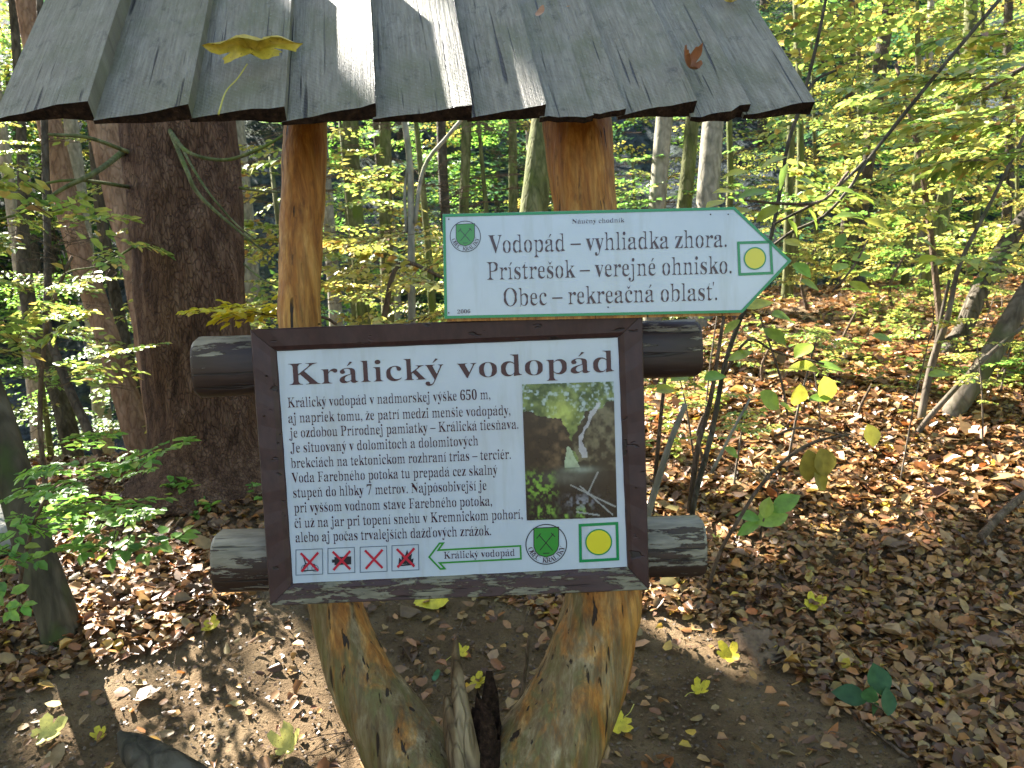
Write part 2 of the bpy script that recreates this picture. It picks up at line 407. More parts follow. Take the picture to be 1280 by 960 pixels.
def sub(mask, name, mat, smooth_=True):
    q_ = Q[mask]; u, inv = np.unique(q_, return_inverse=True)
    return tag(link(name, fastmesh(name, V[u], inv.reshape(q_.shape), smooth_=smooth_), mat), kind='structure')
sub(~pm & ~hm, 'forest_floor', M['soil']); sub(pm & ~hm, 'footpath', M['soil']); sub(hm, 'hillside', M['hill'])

# ------------------------------------------------------------------ leaves
def leaves(C, D, N, L, Wd, fold=.25, curl=.15, quad=False):
    """C base points, D direction, N normal, L length, Wd half width -> V,Q"""
    n = len(C); D = D/(np.linalg.norm(D, axis=1)[:, None]+1e-9)
    B = np.cross(N, D); B /= np.linalg.norm(B, axis=1)[:, None]+1e-9
    N = np.cross(D, B); L = L[:, None]; Wd = Wd[:, None]
    if quad:
        V = np.stack([C, C+D*L*.45-B*Wd, C+D*L+N*L*(np.asarray(curl).reshape(-1, 1) if np.ndim(curl) else curl), C+D*L*.45+B*Wd], 1).reshape(-1, 3)
        return V, np.arange(4*n).reshape(n, 4)
    f = np.asarray(fold).reshape(-1, 1) if np.ndim(fold) else fold
    k = np.asarray(curl).reshape(-1, 1) if np.ndim(curl) else curl
    V = np.stack([C, C+D*L*.28-B*Wd*.9+N*Wd*f, C+D*L*.68-B*Wd*.8+N*(Wd*f-L*k*.4), C+D*L-N*L*k,
                  C+D*L*.68+B*Wd*.8+N*(Wd*f-L*k*.4), C+D*L*.28+B*Wd*.9+N*Wd*f], 1).reshape(-1, 3)
    i = np.arange(n)[:, None]*6
    return V, np.concatenate([i+np.array([[0, 1, 2, 3]]), i+np.array([[0, 3, 4, 5]])], 0)
def palette(n, cols, w, var=.12, rep=1):
    c = np.array(cols)[RNG.choice(len(cols), n, p=np.array(w)/sum(w))]
    c = c*(1+RNG.normal(0, var, (n, 1)))*(1+RNG.normal(0, var*.3, (n, 3)))
    return np.tile(np.clip(c, .004, .95), (rep, 1))
YG = ([(.36, .42, .085), (.26, .36, .07), (.48, .46, .10), (.14, .24, .05), (.52, .38, .09), (.34, .18, .06)], [5, 5, 4, 2.5, 1, .35])
YEL = ([(.52, .47, .10), (.42, .43, .09), (.58, .44, .11), (.42, .23, .07)], [5, 4, 2, .6])
GRN = ([(.18, .36, .06), (.26, .42, .07), (.12, .25, .05), (.34, .42, .07)], [5, 4, 2, .8])
DGR = ([(.035, .08, .04), (.05, .12, .05), (.08, .15, .04), (.20, .24, .04)], [4, 4, 2, 1])
def spray_tpl(n_side=7, length=.75, leaf=.075, seed=0, droop=.15):
    """flat beech-like spray in +X; returns leaf arrays (C,D,N,L,W) and twig segments"""
    r = np.random.default_rng(seed); C = []; D = []; N = []; L = []; tw = []
    def run(o, d, ln, lv):
        o = np.array(o, float); d = np.array(d, float); steps = max(3, int(ln/(leaf*.55))); p = o.copy(); s = ln/steps
        prev = p.copy()
        for i in range(steps):
            d2 = d+np.array([0, 0, -droop*i/steps*.6])+r.normal(0, .08, 3)*[1, 1, .5]; d2 /= np.linalg.norm(d2)
            p = p+d2*s
            side = 1 if i % 2 else -1
            pl = np.array([-d2[1], d2[0], 0])*side
            dd = d2*.6+pl*.8+r.normal(0, .16, 3); C.append(p.copy()); D.append(dd); N.append(np.array([0, 0, 1])+r.normal(0, .22, 3)); L.append(leaf*r.uniform(.65, 1.15))
            if lv and i > 0 and i < steps-1 and i % 2 == 0 or (lv and r.random() < .25):
                run(p, d2*.7+pl*.75, ln*r.uniform(.3, .55)*(1-.5*i/steps), 0)
        C.append(p.copy()); D.append(d2); N.append(np.array([0, 0, 1.])+r.normal(0, .2, 3)); L.append(leaf)
        tw.append((o, p))
    run((0, 0, 0), (1, 0, 0), length, 1)
    C, D, N, L = map(np.array, (C, D, N, L))
    return C, D, N, L, tw
TPL = [spray_tpl(length=random.uniform(.6, 1.0), seed=i) for i in range(10)]
TPLN = [spray_tpl(length=random.uniform(.5, .8), leaf=.085, seed=40+i) for i in range(6)]
def rotmats(az, el, roll):
    ca, sa = np.cos(az), np.sin(az); ce, se = np.cos(el), np.sin(el); cr, sr = np.cos(roll), np.sin(roll)
    X = np.array([ca*ce, sa*ce, se]).T; Y0 = np.array([-sa, ca, np.zeros_like(ca)]).T; Z0 = np.cross(X, Y0)
    return np.stack([X, Y0*cr[:, None]+Z0*sr[:, None], -Y0*sr[:, None]+Z0*cr[:, None]], 2)
def sprays(O, az, el, sc, pal, tpl=TPL, quad=False, wr=.30, roll=.25, twigs=True, keep=None, lscale=1.0):
    """place sprays at O; returns V,Q,col,matidx"""
    O = np.array(O); n = len(O); az = np.array(az); R_ = rotmats(az, np.array(el), RNG.normal(0, roll, n)); sc = np.array(sc)
    Cs = []; Ds = []; Ns = []; Ls = []; tv = []; tf = []; nt = 0
    k = RNG.integers(0, len(tpl), n)
    for j in range(len(tpl)):
        ii = np.where(k == j)[0]
        if not len(ii): continue
        C, D, N, L, tw = tpl[j]
        A = R_[ii]; s = sc[ii][:, None, None]
        Cs.append((np.einsum('nij,mj->nmi', A, C)*s+O[ii][:, None]).reshape(-1, 3))
        Ds.append(np.einsum('nij,mj->nmi', A, D).reshape(-1, 3)); Ns.append(np.einsum('nij,mj->nmi', A, N).reshape(-1, 3))
        Ls.append((np.tile(L, (len(ii), 1))*sc[ii][:, None]*lscale).ravel())
        if twigs:
            for i in ii:
                for a_, b_ in tw:
                    p0 = R_[i]@a_*sc[i]+O[i]; p1 = R_[i]@b_*sc[i]+O[i]; w = .0035*sc[i]; z = np.array([0, 0, w]); x = np.array([w, 0, -w*.5])
                    tv += [p0-x, p0+x, p1, p1, p0+z, p0-z, p1, p1]
    C, D, N, L = map(np.concatenate, (Cs, Ds, Ns, Ls))
    if keep is not None:
        m = keep(C); C, D, N, L = C[m], D[m], N[m], L[m]
    V, Q_ = leaves(C, D, N, L, L*wr, quad=quad)
    rep = 1 if quad else 2
    col = palette(len(C), pal[0], pal[1], rep=rep); mi = np.zeros(len(Q_), int)
    if tv:
        T_ = np.array(tv).reshape(-1, 4, 3); n0 = len(V); V = np.concatenate([V, T_.reshape(-1, 3)])
        q2 = n0+np.arange(len(T_)*4).reshape(-1, 4); Q_ = np.concatenate([Q_, q2]); col = np.concatenate([col, np.full((len(q2), 3), .08)]); mi = np.concatenate([mi, np.ones(len(q2), int)])
    return V, Q_, col, mi
def foliage_mesh(name, data, mats):
    V, Q_, col, mi = data
    me = fastmesh(name, V, Q_, col)
    me.polygons.foreach_set('material_index', mi.astype(np.int32))
    for m in mats: me.materials.append(m)
    return me
# gaps cut in the crowns along the sun direction to shape the light patches
E1 = np.cross(SV, [0, 0, 1.]); E1 /= np.linalg.norm(E1); E2 = np.cross(SV, E1)
PATCH = [(np.array(G(*p[:2])), p[2]*1.0) for p in ((320, 838, .02), (150, 795, .10), (185, 745, .08), (115, 835, .05), (60, 920, .03), (855, 800, .12), (800, 838, .08), (700, 768, .0), (560, 760, .0), (840, 725, .04), (930, 685, .0),
    (10, 680, .12), (190, 690, .08), (100, 690, .08), (1000, 560, .4), (900, 600, .34), (1080, 560, .34), (870, 640, .24), (960, 590, .34), (1180, 560, .34), (1060, 620, .22), (1240, 560, .28), (1160, 610, .14), (1080, 475, .4), (950, 470, .35), (1180, 430, .5), (1060, 420, .4))]
PATCH += [(np.array(P(*p[:3])), p[3]) for p in ((430, 60, 1.75, .02), (530, 60, 1.75, .10), (640, 90, 1.8, .02), (1010, 235, 2.5, .22), (950, 225, 2.5, .16), (1090, 250, 2.5, .15), (1040, 450, 2.6, .12), (960, 400, 2.6, .15), (1240, 120, 3.1, .35), (1020, 580, 2.5, .12), (80, 330, 3.8, .3), (60, 430, 3.8, .3), (120, 400, 3.6, .2), (370, 390, 2.7, .02), (130, 600, 2.5, .12), (60, 650, 2.5, .08))]
BOXES = [((.7, 3.8, .3), (6.5, 9.5, 3.6), 1.1, 3.85), ((-1.4, 4.3, .4), (.4, 8.5, 2.8), .60, 3.6), ((-3.2, 3.0, .4), (-1.2, 5.0, 2.4), .56, 3.7), ((-9, 8.5, -3), (12, 17, 6), .44, 4.2)]
def sun_open(C, L=.12, boxes=True):
    """True for leaves that may stay"""
    m = np.ones(len(C), bool)
    for c_, r in PATCH:
        d_ = C-c_[None]; t = d_@SV; q2 = d_-t[:, None]*SV
        m &= ~((t > .15) & ((q2**2).sum(1) < (r+L)**2))
    if boxes:
        n_ = fbm((C@E1)*1.0+40, (C@E2)*1.0+40, 3, 51)/.875
        gy = C[:, 1]-SV[1]*(C[:, 2]-.4)/SV[2]
        for lo, hi, th, gmin in BOXES:
            t0 = np.full(len(C), -1e9); t1 = np.full(len(C), 1e9)
            for k2 in range(3):
                a_ = (C[:, k2]-hi[k2])/SV[k2]; b_ = (C[:, k2]-lo[k2])/SV[k2]
                t0 = np.maximum(t0, np.minimum(a_, b_)); t1 = np.minimum(t1, np.maximum(a_, b_))
            m &= ~((t1 > t0) & (t0 > .3) & (n_ < th) & (gy > gmin))
    return m
def crown_variant(i, n, rad, h0, h1, pal, quad=False, sc=(1.0, 1.7)):
    """layered crown round a vertical axis, z from h0..h1, object origin at the ground"""
    t = RNG.random(n); z = h0+(h1-h0)*t; az = RNG.uniform(0, 2*math.pi, n)
    tier = np.round(z/.55)*.55+RNG.normal(0, .08, n); r = rad*np.sqrt(RNG.random(n))*(1-.45*t)*.85
    O = np.column_stack([np.cos(az)*r, np.sin(az)*r, tier])
    return foliage_mesh('crown_%d' % i, sprays(O, az+RNG.normal(0, .5, n), RNG.normal(.02, .18, n), RNG.uniform(*sc, n), pal, quad=quad, twigs=not quad), [M['leaf'], M['twig']])
exec_time = lambda s: print('T %.1f %s' % (time.time()-T0, s))
exec_time('terrain')
CF = [crown_variant(5+i, 95, 2.6, 1.0, 8.5, p, quad=True, sc=(1.8, 3.0)) for i, p in enumerate((DGR, YG, DGR, GRN))]
exec_time('crowns')

def own_crown(root, cx, cy, z0, n, rad, h0, h1, pal, sc=(.9, 1.6), quad=False, L=.06):
    t = RNG.random(n); z = h0+(h1-h0)*t; az = RNG.uniform(0, 2*math.pi, n)
    tier = np.round(z/.6)*.6+RNG.normal(0, .09, n); r = rad*np.sqrt(RNG.random(n))*(1-.4*t)
    O = np.column_stack([cx+np.cos(az)*r, cy+np.sin(az)*r, z0+tier])
    D = sprays(O, az+RNG.normal(0, .5, n), RNG.normal(.02, .16, n), RNG.uniform(*sc, n), pal, quad=quad, twigs=not quad, keep=lambda C: sun_open(C, L), lscale=.72)
    link('crown', foliage_mesh('crown', (D[0]-off(root), D[1], D[2], D[3]), [M['leaf'], M['twig']]), None, root)
def tree_px(name, label, pts, mat, cat='tree', group=None, top=9.0, crown=None, cs=1.0, seg=10, rough=.12, ext=True, flare=1.5, base='ground', n=5):
    """pts: (px, py, depth, width_px) from the top of the visible trunk to its foot"""
    W3 = [np.array(P(a, b, d)) for a, b, d, w in pts]; R_ = [w*d/F/2 for a, b, d, w in pts]
    if base == 'ground':
        f = W3[-1]; g = float(hgt(f[0], f[1])); dirn = (W3[-1]-W3[-2]); dirn = dirn/np.linalg.norm(dirn)
        if f[2] > g+.05:
            k = (f[2]-g)/max(.25, -dirn[2]); k = min(k, f[2]-g+1)
            nb = f+dirn*k*np.array([.5, .5, 0]); nb[2] = float(hgt(nb[0], nb[1]))-.08
            W3.append(f*.3+nb*.7+np.array([0, 0, .12])); R_.append(R_[-1]*1.08)
            W3.append(nb); R_.append(R_[-1]*flare)
        else:
            W3[-1][2] = g-.06; R_[-1] *= flare
    if ext:
        d = W3[0]-W3[1]; d /= np.linalg.norm(d)
        for k in (1, 2, 3):
            t = (top-pts[0][2]*0-W3[0][2])*k/3
            if t > 0:
                d = d*.6+np.array([0, 0, .4]); d /= np.linalg.norm(d)
                W3.insert(0, W3[0]+d*(top-W3[0][2])/ (4-k)/max(d[2], .3)); R_.insert(0, R_[0]*.86)
    W3 = W3[::-1]; R_ = R_[::-1]
    root = empty(name, W3[0], label, cat, group)
    V, Fs = tube(W3, R_, seg, n, rough, seed=int(abs(pts[0][0])) % 97)
    mesh('trunk', V, Fs, mat, root, True)
    if crown is not None:
        m_ = W3[len(W3)//2]; own_crown(root, m_[0], m_[1], W3[0][2], int(64*cs), 2.0*cs, 2.2, 7.5, crown)
    return root
def limb(root, pts, mat, name='branch', seg=6, n=5, rough=.15):
    V, Fs = tube([P(a, b, d) for a, b, d, w in pts], [w*d/F/2 for a, b, d, w in pts], seg, n, rough, seed=int(pts[0][0]) % 50)
    return mesh(name, V, Fs, mat, root, True)

# ---- the big spruce
spr = tree_px('spruce_tree', 'massive dark-barked spruce trunk behind the left end of the roof and board', [(222, 120, 4.5, 136), (236, 330, 4.5, 130), (250, 480, 4.5, 132), (258, 560, 4.5, 142), (260, 600, 4.5, 156)],
              M['spruce'], seg=64, rough=.15, flare=1.55, top=10, n=14)
for pts in ([(212, 162, 4.25, 10), (232, 210, 3.5, 9), (250, 245, 3.45, 8), (300, 290, 3.4, 5), (350, 330, 3.4, 3)],
            [(213, 165, 4.25, 9), (235, 190, 3.5, 8), (280, 200, 3.45, 8), (320, 188, 3.4, 7), (352, 170, 3.4, 5), (372, 150, 3.4, 3)],
            [(222, 175, 4.2, 6), (252, 228, 3.5, 5), (290, 275, 3.45, 4), (320, 300, 3.4, 2)],
            [(160, 185, 4.5, 14), (120, 215, 3.7, 12), (80, 235, 3.6, 9), (30, 265, 3.5, 6), (-30, 280, 3.5, 4)],
            [(170, 235, 4.4, 8), (90, 225, 3.7, 6), (20, 238, 3.6, 4), (-20, 240, 3.6, 2)],
            [(60, 168, 3.4, 6), (110, 172, 3.5, 8), (160, 190, 3.7, 9)],
            [(-20, 150, 3.3, 8), (15, 140, 3.3, 7), (45, 120, 3.4, 5), (62, 100, 3.4, 3)],
            [(305, 330, 4.4, 5), (330, 350, 3.6, 4), (370, 365, 3.5, 2)], [(300, 235, 4.4, 6), (340, 240, 3.6, 4), (380, 236, 3.5, 2)],
            [(180, 300, 4.4, 6), (130, 330, 3.6, 4), (90, 338, 3.5, 3), (70, 350, 3.5, 2)]):
    limb(spr, [(a_, b_, d_, w_*.62) for a_, b_, d_, w_ in pts], M['mossy'], 'dead_branch')
# ---- slim trees on the left
tree_px('young_tree', 'slim dark young tree leaning out of the left edge in the foreground', [(-60, 380, 3.1, 36), (-12, 500, 3.1, 40), (18, 600, 3.1, 43), (48, 700, 3.1, 45), (70, 765, 3.1, 46), (74, 780, 3.1, 46)], M['darkmoss'], top=6, seg=16, flare=1.05)
tree_px('conifer_tree', 'reddish leaning conifer trunk, the one farthest left of the big spruce', [(55, 120, 8, 28), (75, 215, 8, 28), (98, 310, 8, 29), (140, 440, 8, 30), (172, 545, 8, 34)], M['red'])
tree_px('conifer_tree', 'tall pale reddish conifer trunk partly covered by the left side of the big spruce', [(122, 120, 7, 36), (148, 240, 7, 36), (172, 330, 7, 38), (190, 430, 7, 40), (205, 540, 7, 42)], M['red'])
tree_px('dark_tree', 'thin nearly black trunk between the two reddish conifer trunks', [(112, 120, 9, 12), (128, 280, 9, 14), (150, 400, 9, 15), (178, 540, 9, 17)], M['darkbark'])
tree_px('dark_tree', 'crooked dark trunk near the left edge behind yellow leaves', [(28, 200, 10, 12), (30, 330, 10, 17), (45, 420, 10, 19), (72, 490, 10, 22), (90, 560, 10, 24)], M['darkbark'])
tree_px('dark_tree', 'thin dark trunk at the left edge low behind green shoots', [(60, 330, 7, 9), (58, 400, 7, 10), (80, 470, 7, 11), (120, 560, 7, 12)], M['darkbark'])
# ---- trunks seen between the posts
mid = [([(437, 110, 10, 20), (440, 220, 10, 21), (447, 330, 10, 24)], 'mossy', 'mossy straight trunk just right of the left post'),
       ([(480, 110, 11, 14), (482, 200, 11, 15), (483, 320, 11, 16)], 'mossy', 'slim mossy green trunk, second to the right of the left post'),
       ([(550, 110, 10, 11), (553, 200, 10, 12), (560, 320, 10, 13)], 'darkbark', 'thin dark trunk directly above the left end of the arrow sign'),
       ([(583, 110, 10, 13), (582, 200, 10, 12), (578, 320, 10, 13)], 'mossy', 'thin straight green trunk above the emblem of the arrow sign'),
       ([(640, 110, 12, 10), (641, 200, 12, 11), (642, 320, 12, 12)], 'mossy', 'thin pale green trunk above the middle of the arrow sign'),
       ([(682, 110, 7, 30), (674, 200, 7, 32), (662, 320, 7, 36)], 'mossy', 'thick mossy leaning trunk touching the left side of the right post'),
       ([(833, 110, 9, 22), (826, 200, 9, 21), (818, 320, 9, 23)], 'beech', 'grey smooth trunk right of the right post, first of three'),
       ([(868, 110, 9, 16), (861, 200, 9, 18), (850, 320, 9, 19)], 'mossy', 'darker middle trunk of the three under the right roof end'),
       ([(893, 110, 8.5, 26), (888, 200, 8.5, 27), (880, 320, 8.5, 29)], 'beech', 'stout grey trunk, the rightmost of three under the right roof end')]
for i, (p, m, l) in enumerate(mid):
    tree_px('beech_tree', l, p, M[m], seg=12, crown=(YG, YEL, GRN)[i % 3] if i in (0, 4, 7) else None, top=9, cs=1.1)
t = empty('forked_sapling', G(512, 430), 'thin pale double-stemmed sapling between the posts', 'sapling')
limb(t, [(500, 120, 6, 7), (512, 200, 6, 8), (514, 300, 6, 9), (515, 400, 6, 10), (516, 520, 6, 11)], M['beech'], 'stem')
limb(t, [(585, 140, 6, 4), (560, 170, 6, 5), (530, 210, 6, 5), (518, 280, 6, 6)], M['beech'], 'stem')
limb(t, [(508, 290, 6, 4), (506, 240, 6, 4), (512, 190, 6, 3)], M['beech'], 'stem')
# ---- right-hand trunks
rt = [([(1118, -20, 12, 17), (1103, 60, 12, 17), (1092, 150, 12, 18), (1078, 240, 12, 19), (1070, 330, 12, 20)], 'darkbark', 'dark trunk rising right of the roof end behind yellow branches'),
      ([(1215, -20, 9, 15), (1210, 80, 9, 16), (1200, 160, 9, 17), (1183, 240, 9, 18), (1165, 330, 9, 19)], 'mossy', 'dark mossy leaning trunk in the upper right corner area'),
      ([(1065, -20, 16, 10), (1062, 100, 16, 11), (1060, 220, 16, 12), (1055, 330, 16, 12)], 'darkbark', 'slender dark trunk deep in the wood right of the roof'),
      ([(1165, -20, 15, 8), (1160, 100, 15, 9), (1155, 220, 15, 10), (1150, 330, 15, 10)], 'beech', 'slim pale trunk deep in the wood, between the two dark leaning ones'),
      ([(1005, -20, 10, 9), (996, 60, 10, 9), (990, 140, 10, 10), (985, 300, 10, 11)], 'mossy', 'thin greenish trunk close beside the right roof edge'),
      ([(1262, -20, 13, 10), (1258, 100, 13, 10), (1262, 200, 13, 11), (1255, 320, 13, 12)], 'darkbark', 'thin dark trunk at the right edge of the picture')]
for i, (p, m, l) in enumerate(rt):
    tree_px('forest_tree', l, p, M[m], seg=10, crown=(YG, YEL)[i % 2] if i in (0, 2, 3, 5) else None, top=8, cs=1.2)
lean = tree_px('leaning_tree', 'pale leaning tree with several stems on the right in the sunny litter', [(1330, 290, 4.8, 22), (1278, 375, 4.8, 23), (1235, 450, 4.8, 25), (1195, 510, 4.8, 26), (1160, 560, 4.8, 24), (1140, 588, 4.8, 22)], M['stem'], top=5, seg=14, flare=1.05)
for pts in ([(1145, 590, 4.8, 16), (1152, 520, 4.7, 11), (1165, 455, 4.7, 10), (1185, 395, 4.6, 8), (1200, 330, 4.6, 6), (1240, 250, 4.6, 5), (1290, 150, 4.6, 4)],
            [(1130, 600, 4.7, 12), (1145, 545, 4.6, 8), (1190, 490, 4.5, 7), (1240, 440, 4.5, 6), (1290, 400, 4.5, 5)],
            [(1150, 595, 4.9, 12), (1175, 570, 4.9, 10), (1200, 555, 4.9, 9)],
            [(1165, 455, 4.7, 6), (1180, 380, 4.7, 5), (1187, 350, 4.7, 4)]):
    limb(lean, pts, M['stem'], 'stem')
tree_px('leaning_tree', 'dark leaning stem behind the pale multi-stemmed tree at right', [(1330, 200, 6, 18), (1262, 300, 6, 20), (1222, 370, 6, 22), (1200, 420, 6, 22), (1168, 470, 6, 24)], M['darkbark'], top=5)
b = empty('bare_branch', P(1260, -20, 2.6), 'long thin bare branch slanting down from the top right corner', 'branch')
limb(b, [(1275, -30, 2.6, 5.5), (1215, 40, 2.6, 5), (1150, 118, 2.6, 5), (1085, 200, 2.6, 4.5), (1062, 235, 2.6, 4), (1030, 270, 2.6, 4), (990, 290, 2.6, 4), (968, 305, 2.6, 3)], M['darkbark'], 'stem')
limb(b, [(1082, 200, 2.6, 4), (1060, 222, 2.6, 4), (1025, 250, 2.6, 4), (968, 280, 2.6, 3)], M['darkbark'], 'twig')
b = empty('dark_sapling', G(905, 640), 'thin dark sapling rising past the right edge of the roof and board', 'sapling')
limb(b, [(1036, -20, 2.9, 4), (1022, 50, 2.9, 4.5), (1003, 125, 2.9, 5), (985, 180, 2.9, 5), (975, 240, 2.9, 5), (955, 330, 2.9, 5), (925, 400, 2.9, 6), (905, 460, 2.9, 6), (890, 540, 2.95, 7), (868, 625, 3.0, 7), (862, 680, 3.1, 7)], M['darkbark'], 'stem')
limb(b, [(1003, 125, 2.9, 5), (1020, 100, 2.9, 4), (1045, 88, 2.9, 3)], M['darkbark'], 'twig')
exec_time('trees')

# ------------------------------------------------------------------ understorey: shrubs and background trees
def inst_tree(name, label, group, loc, crown, cs, h, r, mat, rz=None, cat='tree'):
    z = float(hgt(loc[0], loc[1])); root = empty(name, (loc[0], loc[1], z-.05), label, cat, group)
    root.rotation_euler.z = 0
    lx, ly = random.uniform(-.3, .3), random.uniform(-.3, .3)
    V, Fs = tube([(0, 0, 0), (lx*.3, ly*.3, h*.4), (lx, ly, h)], [r*1.2, r, r*.5], 7, 4, .1, random.randint(0, 90))
    V = V+off(root)
    mesh('trunk', V, Fs, mat, root, True)
    c = bpy.data.objects.new('crown', crown); COL.objects.link(c); c.parent = root; c.scale = (cs, cs, cs*random.uniform(.85, 1.1)); c.rotation_euler.z = random.uniform(0, 6.28)
    return root
def at(px, d):
    p = P(px, 340, d); return (p.x, p.y)
for px, d, pal, cs, lab in ((430, 9, YG, .8, 'leafy young tree close right of the left post, above the frame'), (520, 8.5, YEL, .8, 'yellow young tree in the gap between the posts'), (600, 10, YG, .9, 'yellow-green young tree behind the left end of the arrow sign'),
        (740, 10.5, GRN, .8, 'green young tree mostly hidden behind the right post'), (340, 8, YG, .7, 'small leafy tree between the big spruce and the left post'), (900, 11, GRN, .8, 'green leafy tree under the right end of the roof'),
        (985, 10, YG, .8, 'young tree with flat leaf layers just right of the arrow tip'), (1060, 12, YEL, .9, 'yellowish leafy tree behind the long bare branch'), (1130, 11, YG, .9, 'yellow-green tree between the two dark leaning trunks at right'),
        (1210, 12.5, YEL, 1.0, 'yellow tree behind the mossy leaning trunk at right'), (1290, 11, YG, .9, 'leafy tree cut by the right edge of the picture'), (20, 10, GRN, .8, 'green tree at the left edge behind the trunks'),
        (-80, 8, YG, .9, 'bright leafy tree just outside the left edge'), (130, 12, GRN, .9, 'blue-green tree behind the conifer trunks at left'), (270, 11, DGR, .8, 'dark tree hidden behind the big spruce'),
        (1010, 15, DGR, 1.1, 'dark green tree deep behind the arrow tip'), (1150, 15, YEL, 1.1, 'yellow tree deep in the wood at right'), (1260, 16, GRN, 1.2, 'green tree farthest back at the right edge'), (790, 14, YG, 1.0, 'leafy tree deep behind the right post'), (560, 15, DGR, 1.1, 'dark green tree deep in the gap between the posts')):
    x, y = at(px, d); z = float(hgt(x, y)); root = empty('understorey_tree', (x, y, z-.05), lab, 'tree')
    V, Fs = tube([(x, y, z-.1), (x+.15, y, z+2.2*cs), (x+.05, y+.1, z+5.5*cs)], [.055, .045, .02], 7, 4, .1, int(px) % 90); mesh('trunk', V, Fs, M['mossy'], root, True)
    own_crown(root, x, y, z, int((72 if px < 800 else 54)*cs), 2.1*cs, .5, 5.5*cs, pal)
for i in range(46):
    d = random.uniform(19, 40); px = random.uniform(-250, 1530); x, y = at(px, d)
    k = (0, 2, 0, 3, 1)[i % 5] if px < 800 else random.choice((0, 1, 3, 0, 2))
    inst_tree('hillside_tree', 'leafy tree on the shaded slope across the ravine', 'trees on the far slope', (x, y), CF[k], random.uniform(.8, 1.25), random.uniform(7, 11), random.uniform(.08, .2), M['darkbark'])
for i, (x, y) in enumerate(((-7, -4.5), (7, -4.5), (-9, 1), (9, 1.5), (12, -9), (-12, -8))):  # unseen trees, added so their yellow crowns warm the sky fill
    inst_tree('added_rear_tree', 'unseen autumn tree added behind the photographer to warm the fill light', 'trees added behind the photographer for the fill light', (x, y), CF[(1, 3, 1, 1, 3, 1)[i]], 1.15, 10, .16, M['beech'])
exec_time('understorey')

# ------------------------------------------------------------------ near sprays
def spray_thing(name, label, cat, items, pal, tpl=TPLN, stem=None, wr=.32, group=None, mat=None, roll=.2):
    """items: (px,py,depth, dir_px, dir_py, scale) in the photograph's view; leaf planes stay near horizontal"""
    O = []; AZ = []; EL = []; SC = []
    for px, py, d, dx, dy, sc in items:
        a = np.array(P(px, py, d)); b = np.array(P(px+dx, py+dy, d-.12)); v = b-a; v /= np.linalg.norm(v)
        O.append(a); AZ.append(math.atan2(v[1], v[0])); EL.append(math.asin(v[2])); SC.append(sc)
    root = empty(name, O[0] if stem is None else P(*stem[0][:3]), label, cat, group)
    D = sprays(np.array(O), AZ, EL, SC, pal, tpl=tpl, wr=wr, roll=roll, keep=lambda C: sun_open(C, .09, False))
    me = foliage_mesh('leaves', (D[0]-off(root), D[1], D[2], D[3]), [mat or M['near_leaf'], M['twig']])
    link('leaves', me, None, root)
    if stem:
        for st in ([stem] if not isinstance(stem[0][0], (tuple, list)) else stem): limb(root, st, M['twig'], 'stem')
    return root
R_ = random.uniform
spray_thing('beech_shoot', 'bright yellow beech twig hanging in front of the spruce beside the left post', 'twig',
            [(400, 398, 2.7, -100, -12, .62), (375, 385, 2.7, -60, 5, .45), (350, 400, 2.7, -50, -20, .35), (410, 350, 2.75, -50, 10, .35), (330, 380, 2.68, -70, 5, .4)], ([(.66, .54, .03), (.58, .50, .03), (.70, .50, .04)], [3, 3, 1]), stem=[(420, 405, 2.75, 4), (400, 396, 2.7, 4), (340, 392, 2.7, 3)])
spray_thing('beech_bush', 'green-leaved beech shoots over the slim tree at the lower left', 'bush',
            [(60+R_(-50, 90), 560+R_(-20, 130), R_(2.3, 2.8), R_(30, 100), R_(-40, 25), R_(.3, .5)) for _ in range(15)]+[(120, 590, 2.5, 100, -40, .62), (90, 640, 2.5, 90, 30, .6), (30, 640, 2.4, -20, 60, .5), (60, 700, 2.4, -60, -10, .5)], GRN, tpl=TPLN,
            stem=[(20, 780, 2.7, 6), (30, 700, 2.6, 5), (60, 620, 2.5, 5), (120, 590, 2.5, 4)])
spray_thing('hornbeam_bush', 'sunlit yellow-green bush in front of the trunks at the left edge', 'bush',
            [(R_(-60, 140), R_(270, 480), R_(3.2, 4.4), R_(-60, 100), R_(-30, 20), R_(.4, .75)) for _ in range(75)], YG, tpl=TPLN,
            stem=[(60, 640, 3.8, 8), (50, 520, 3.8, 7), (60, 400, 3.8, 6), (90, 320, 3.8, 4)])
spray_thing('hornbeam_bush', 'pale sunlit shrub between the left post and the arrow sign', 'bush',
            [(R_(400, 570), R_(285, 400), R_(4.5, 6.5), R_(-80, 80), R_(-20, 20), R_(.5, .9)) for _ in range(46)], YEL, tpl=TPLN,
            stem=[(470, 470, 5.5, 9), (480, 400, 5.5, 8), (500, 330, 5.5, 6), (560, 350, 5.5, 4)])
spray_thing('hornbeam_bush', 'yellow layered bush left of the left post behind the spruce branches', 'bush',
            [(R_(285, 400), R_(170, 370), R_(5, 7), R_(-80, 80), R_(-20, 20), R_(.5, .9)) for _ in range(26)], YG, tpl=TPLN)
spray_thing('hazel_shrub', 'shrub with yellow leaves in wide layers right of the arrow sign', 'bush',
            [(R_(1010, 1290), R_(20, 330), R_(4.5, 7.5), R_(-110, 60), R_(-30, 20), R_(.6, 1.1)) for _ in range(95)], YG, tpl=TPLN,
            stem=[(1180, 470, 6, 10), (1170, 350, 6, 9), (1150, 200, 6, 7), (1120, 80, 6, 5)])
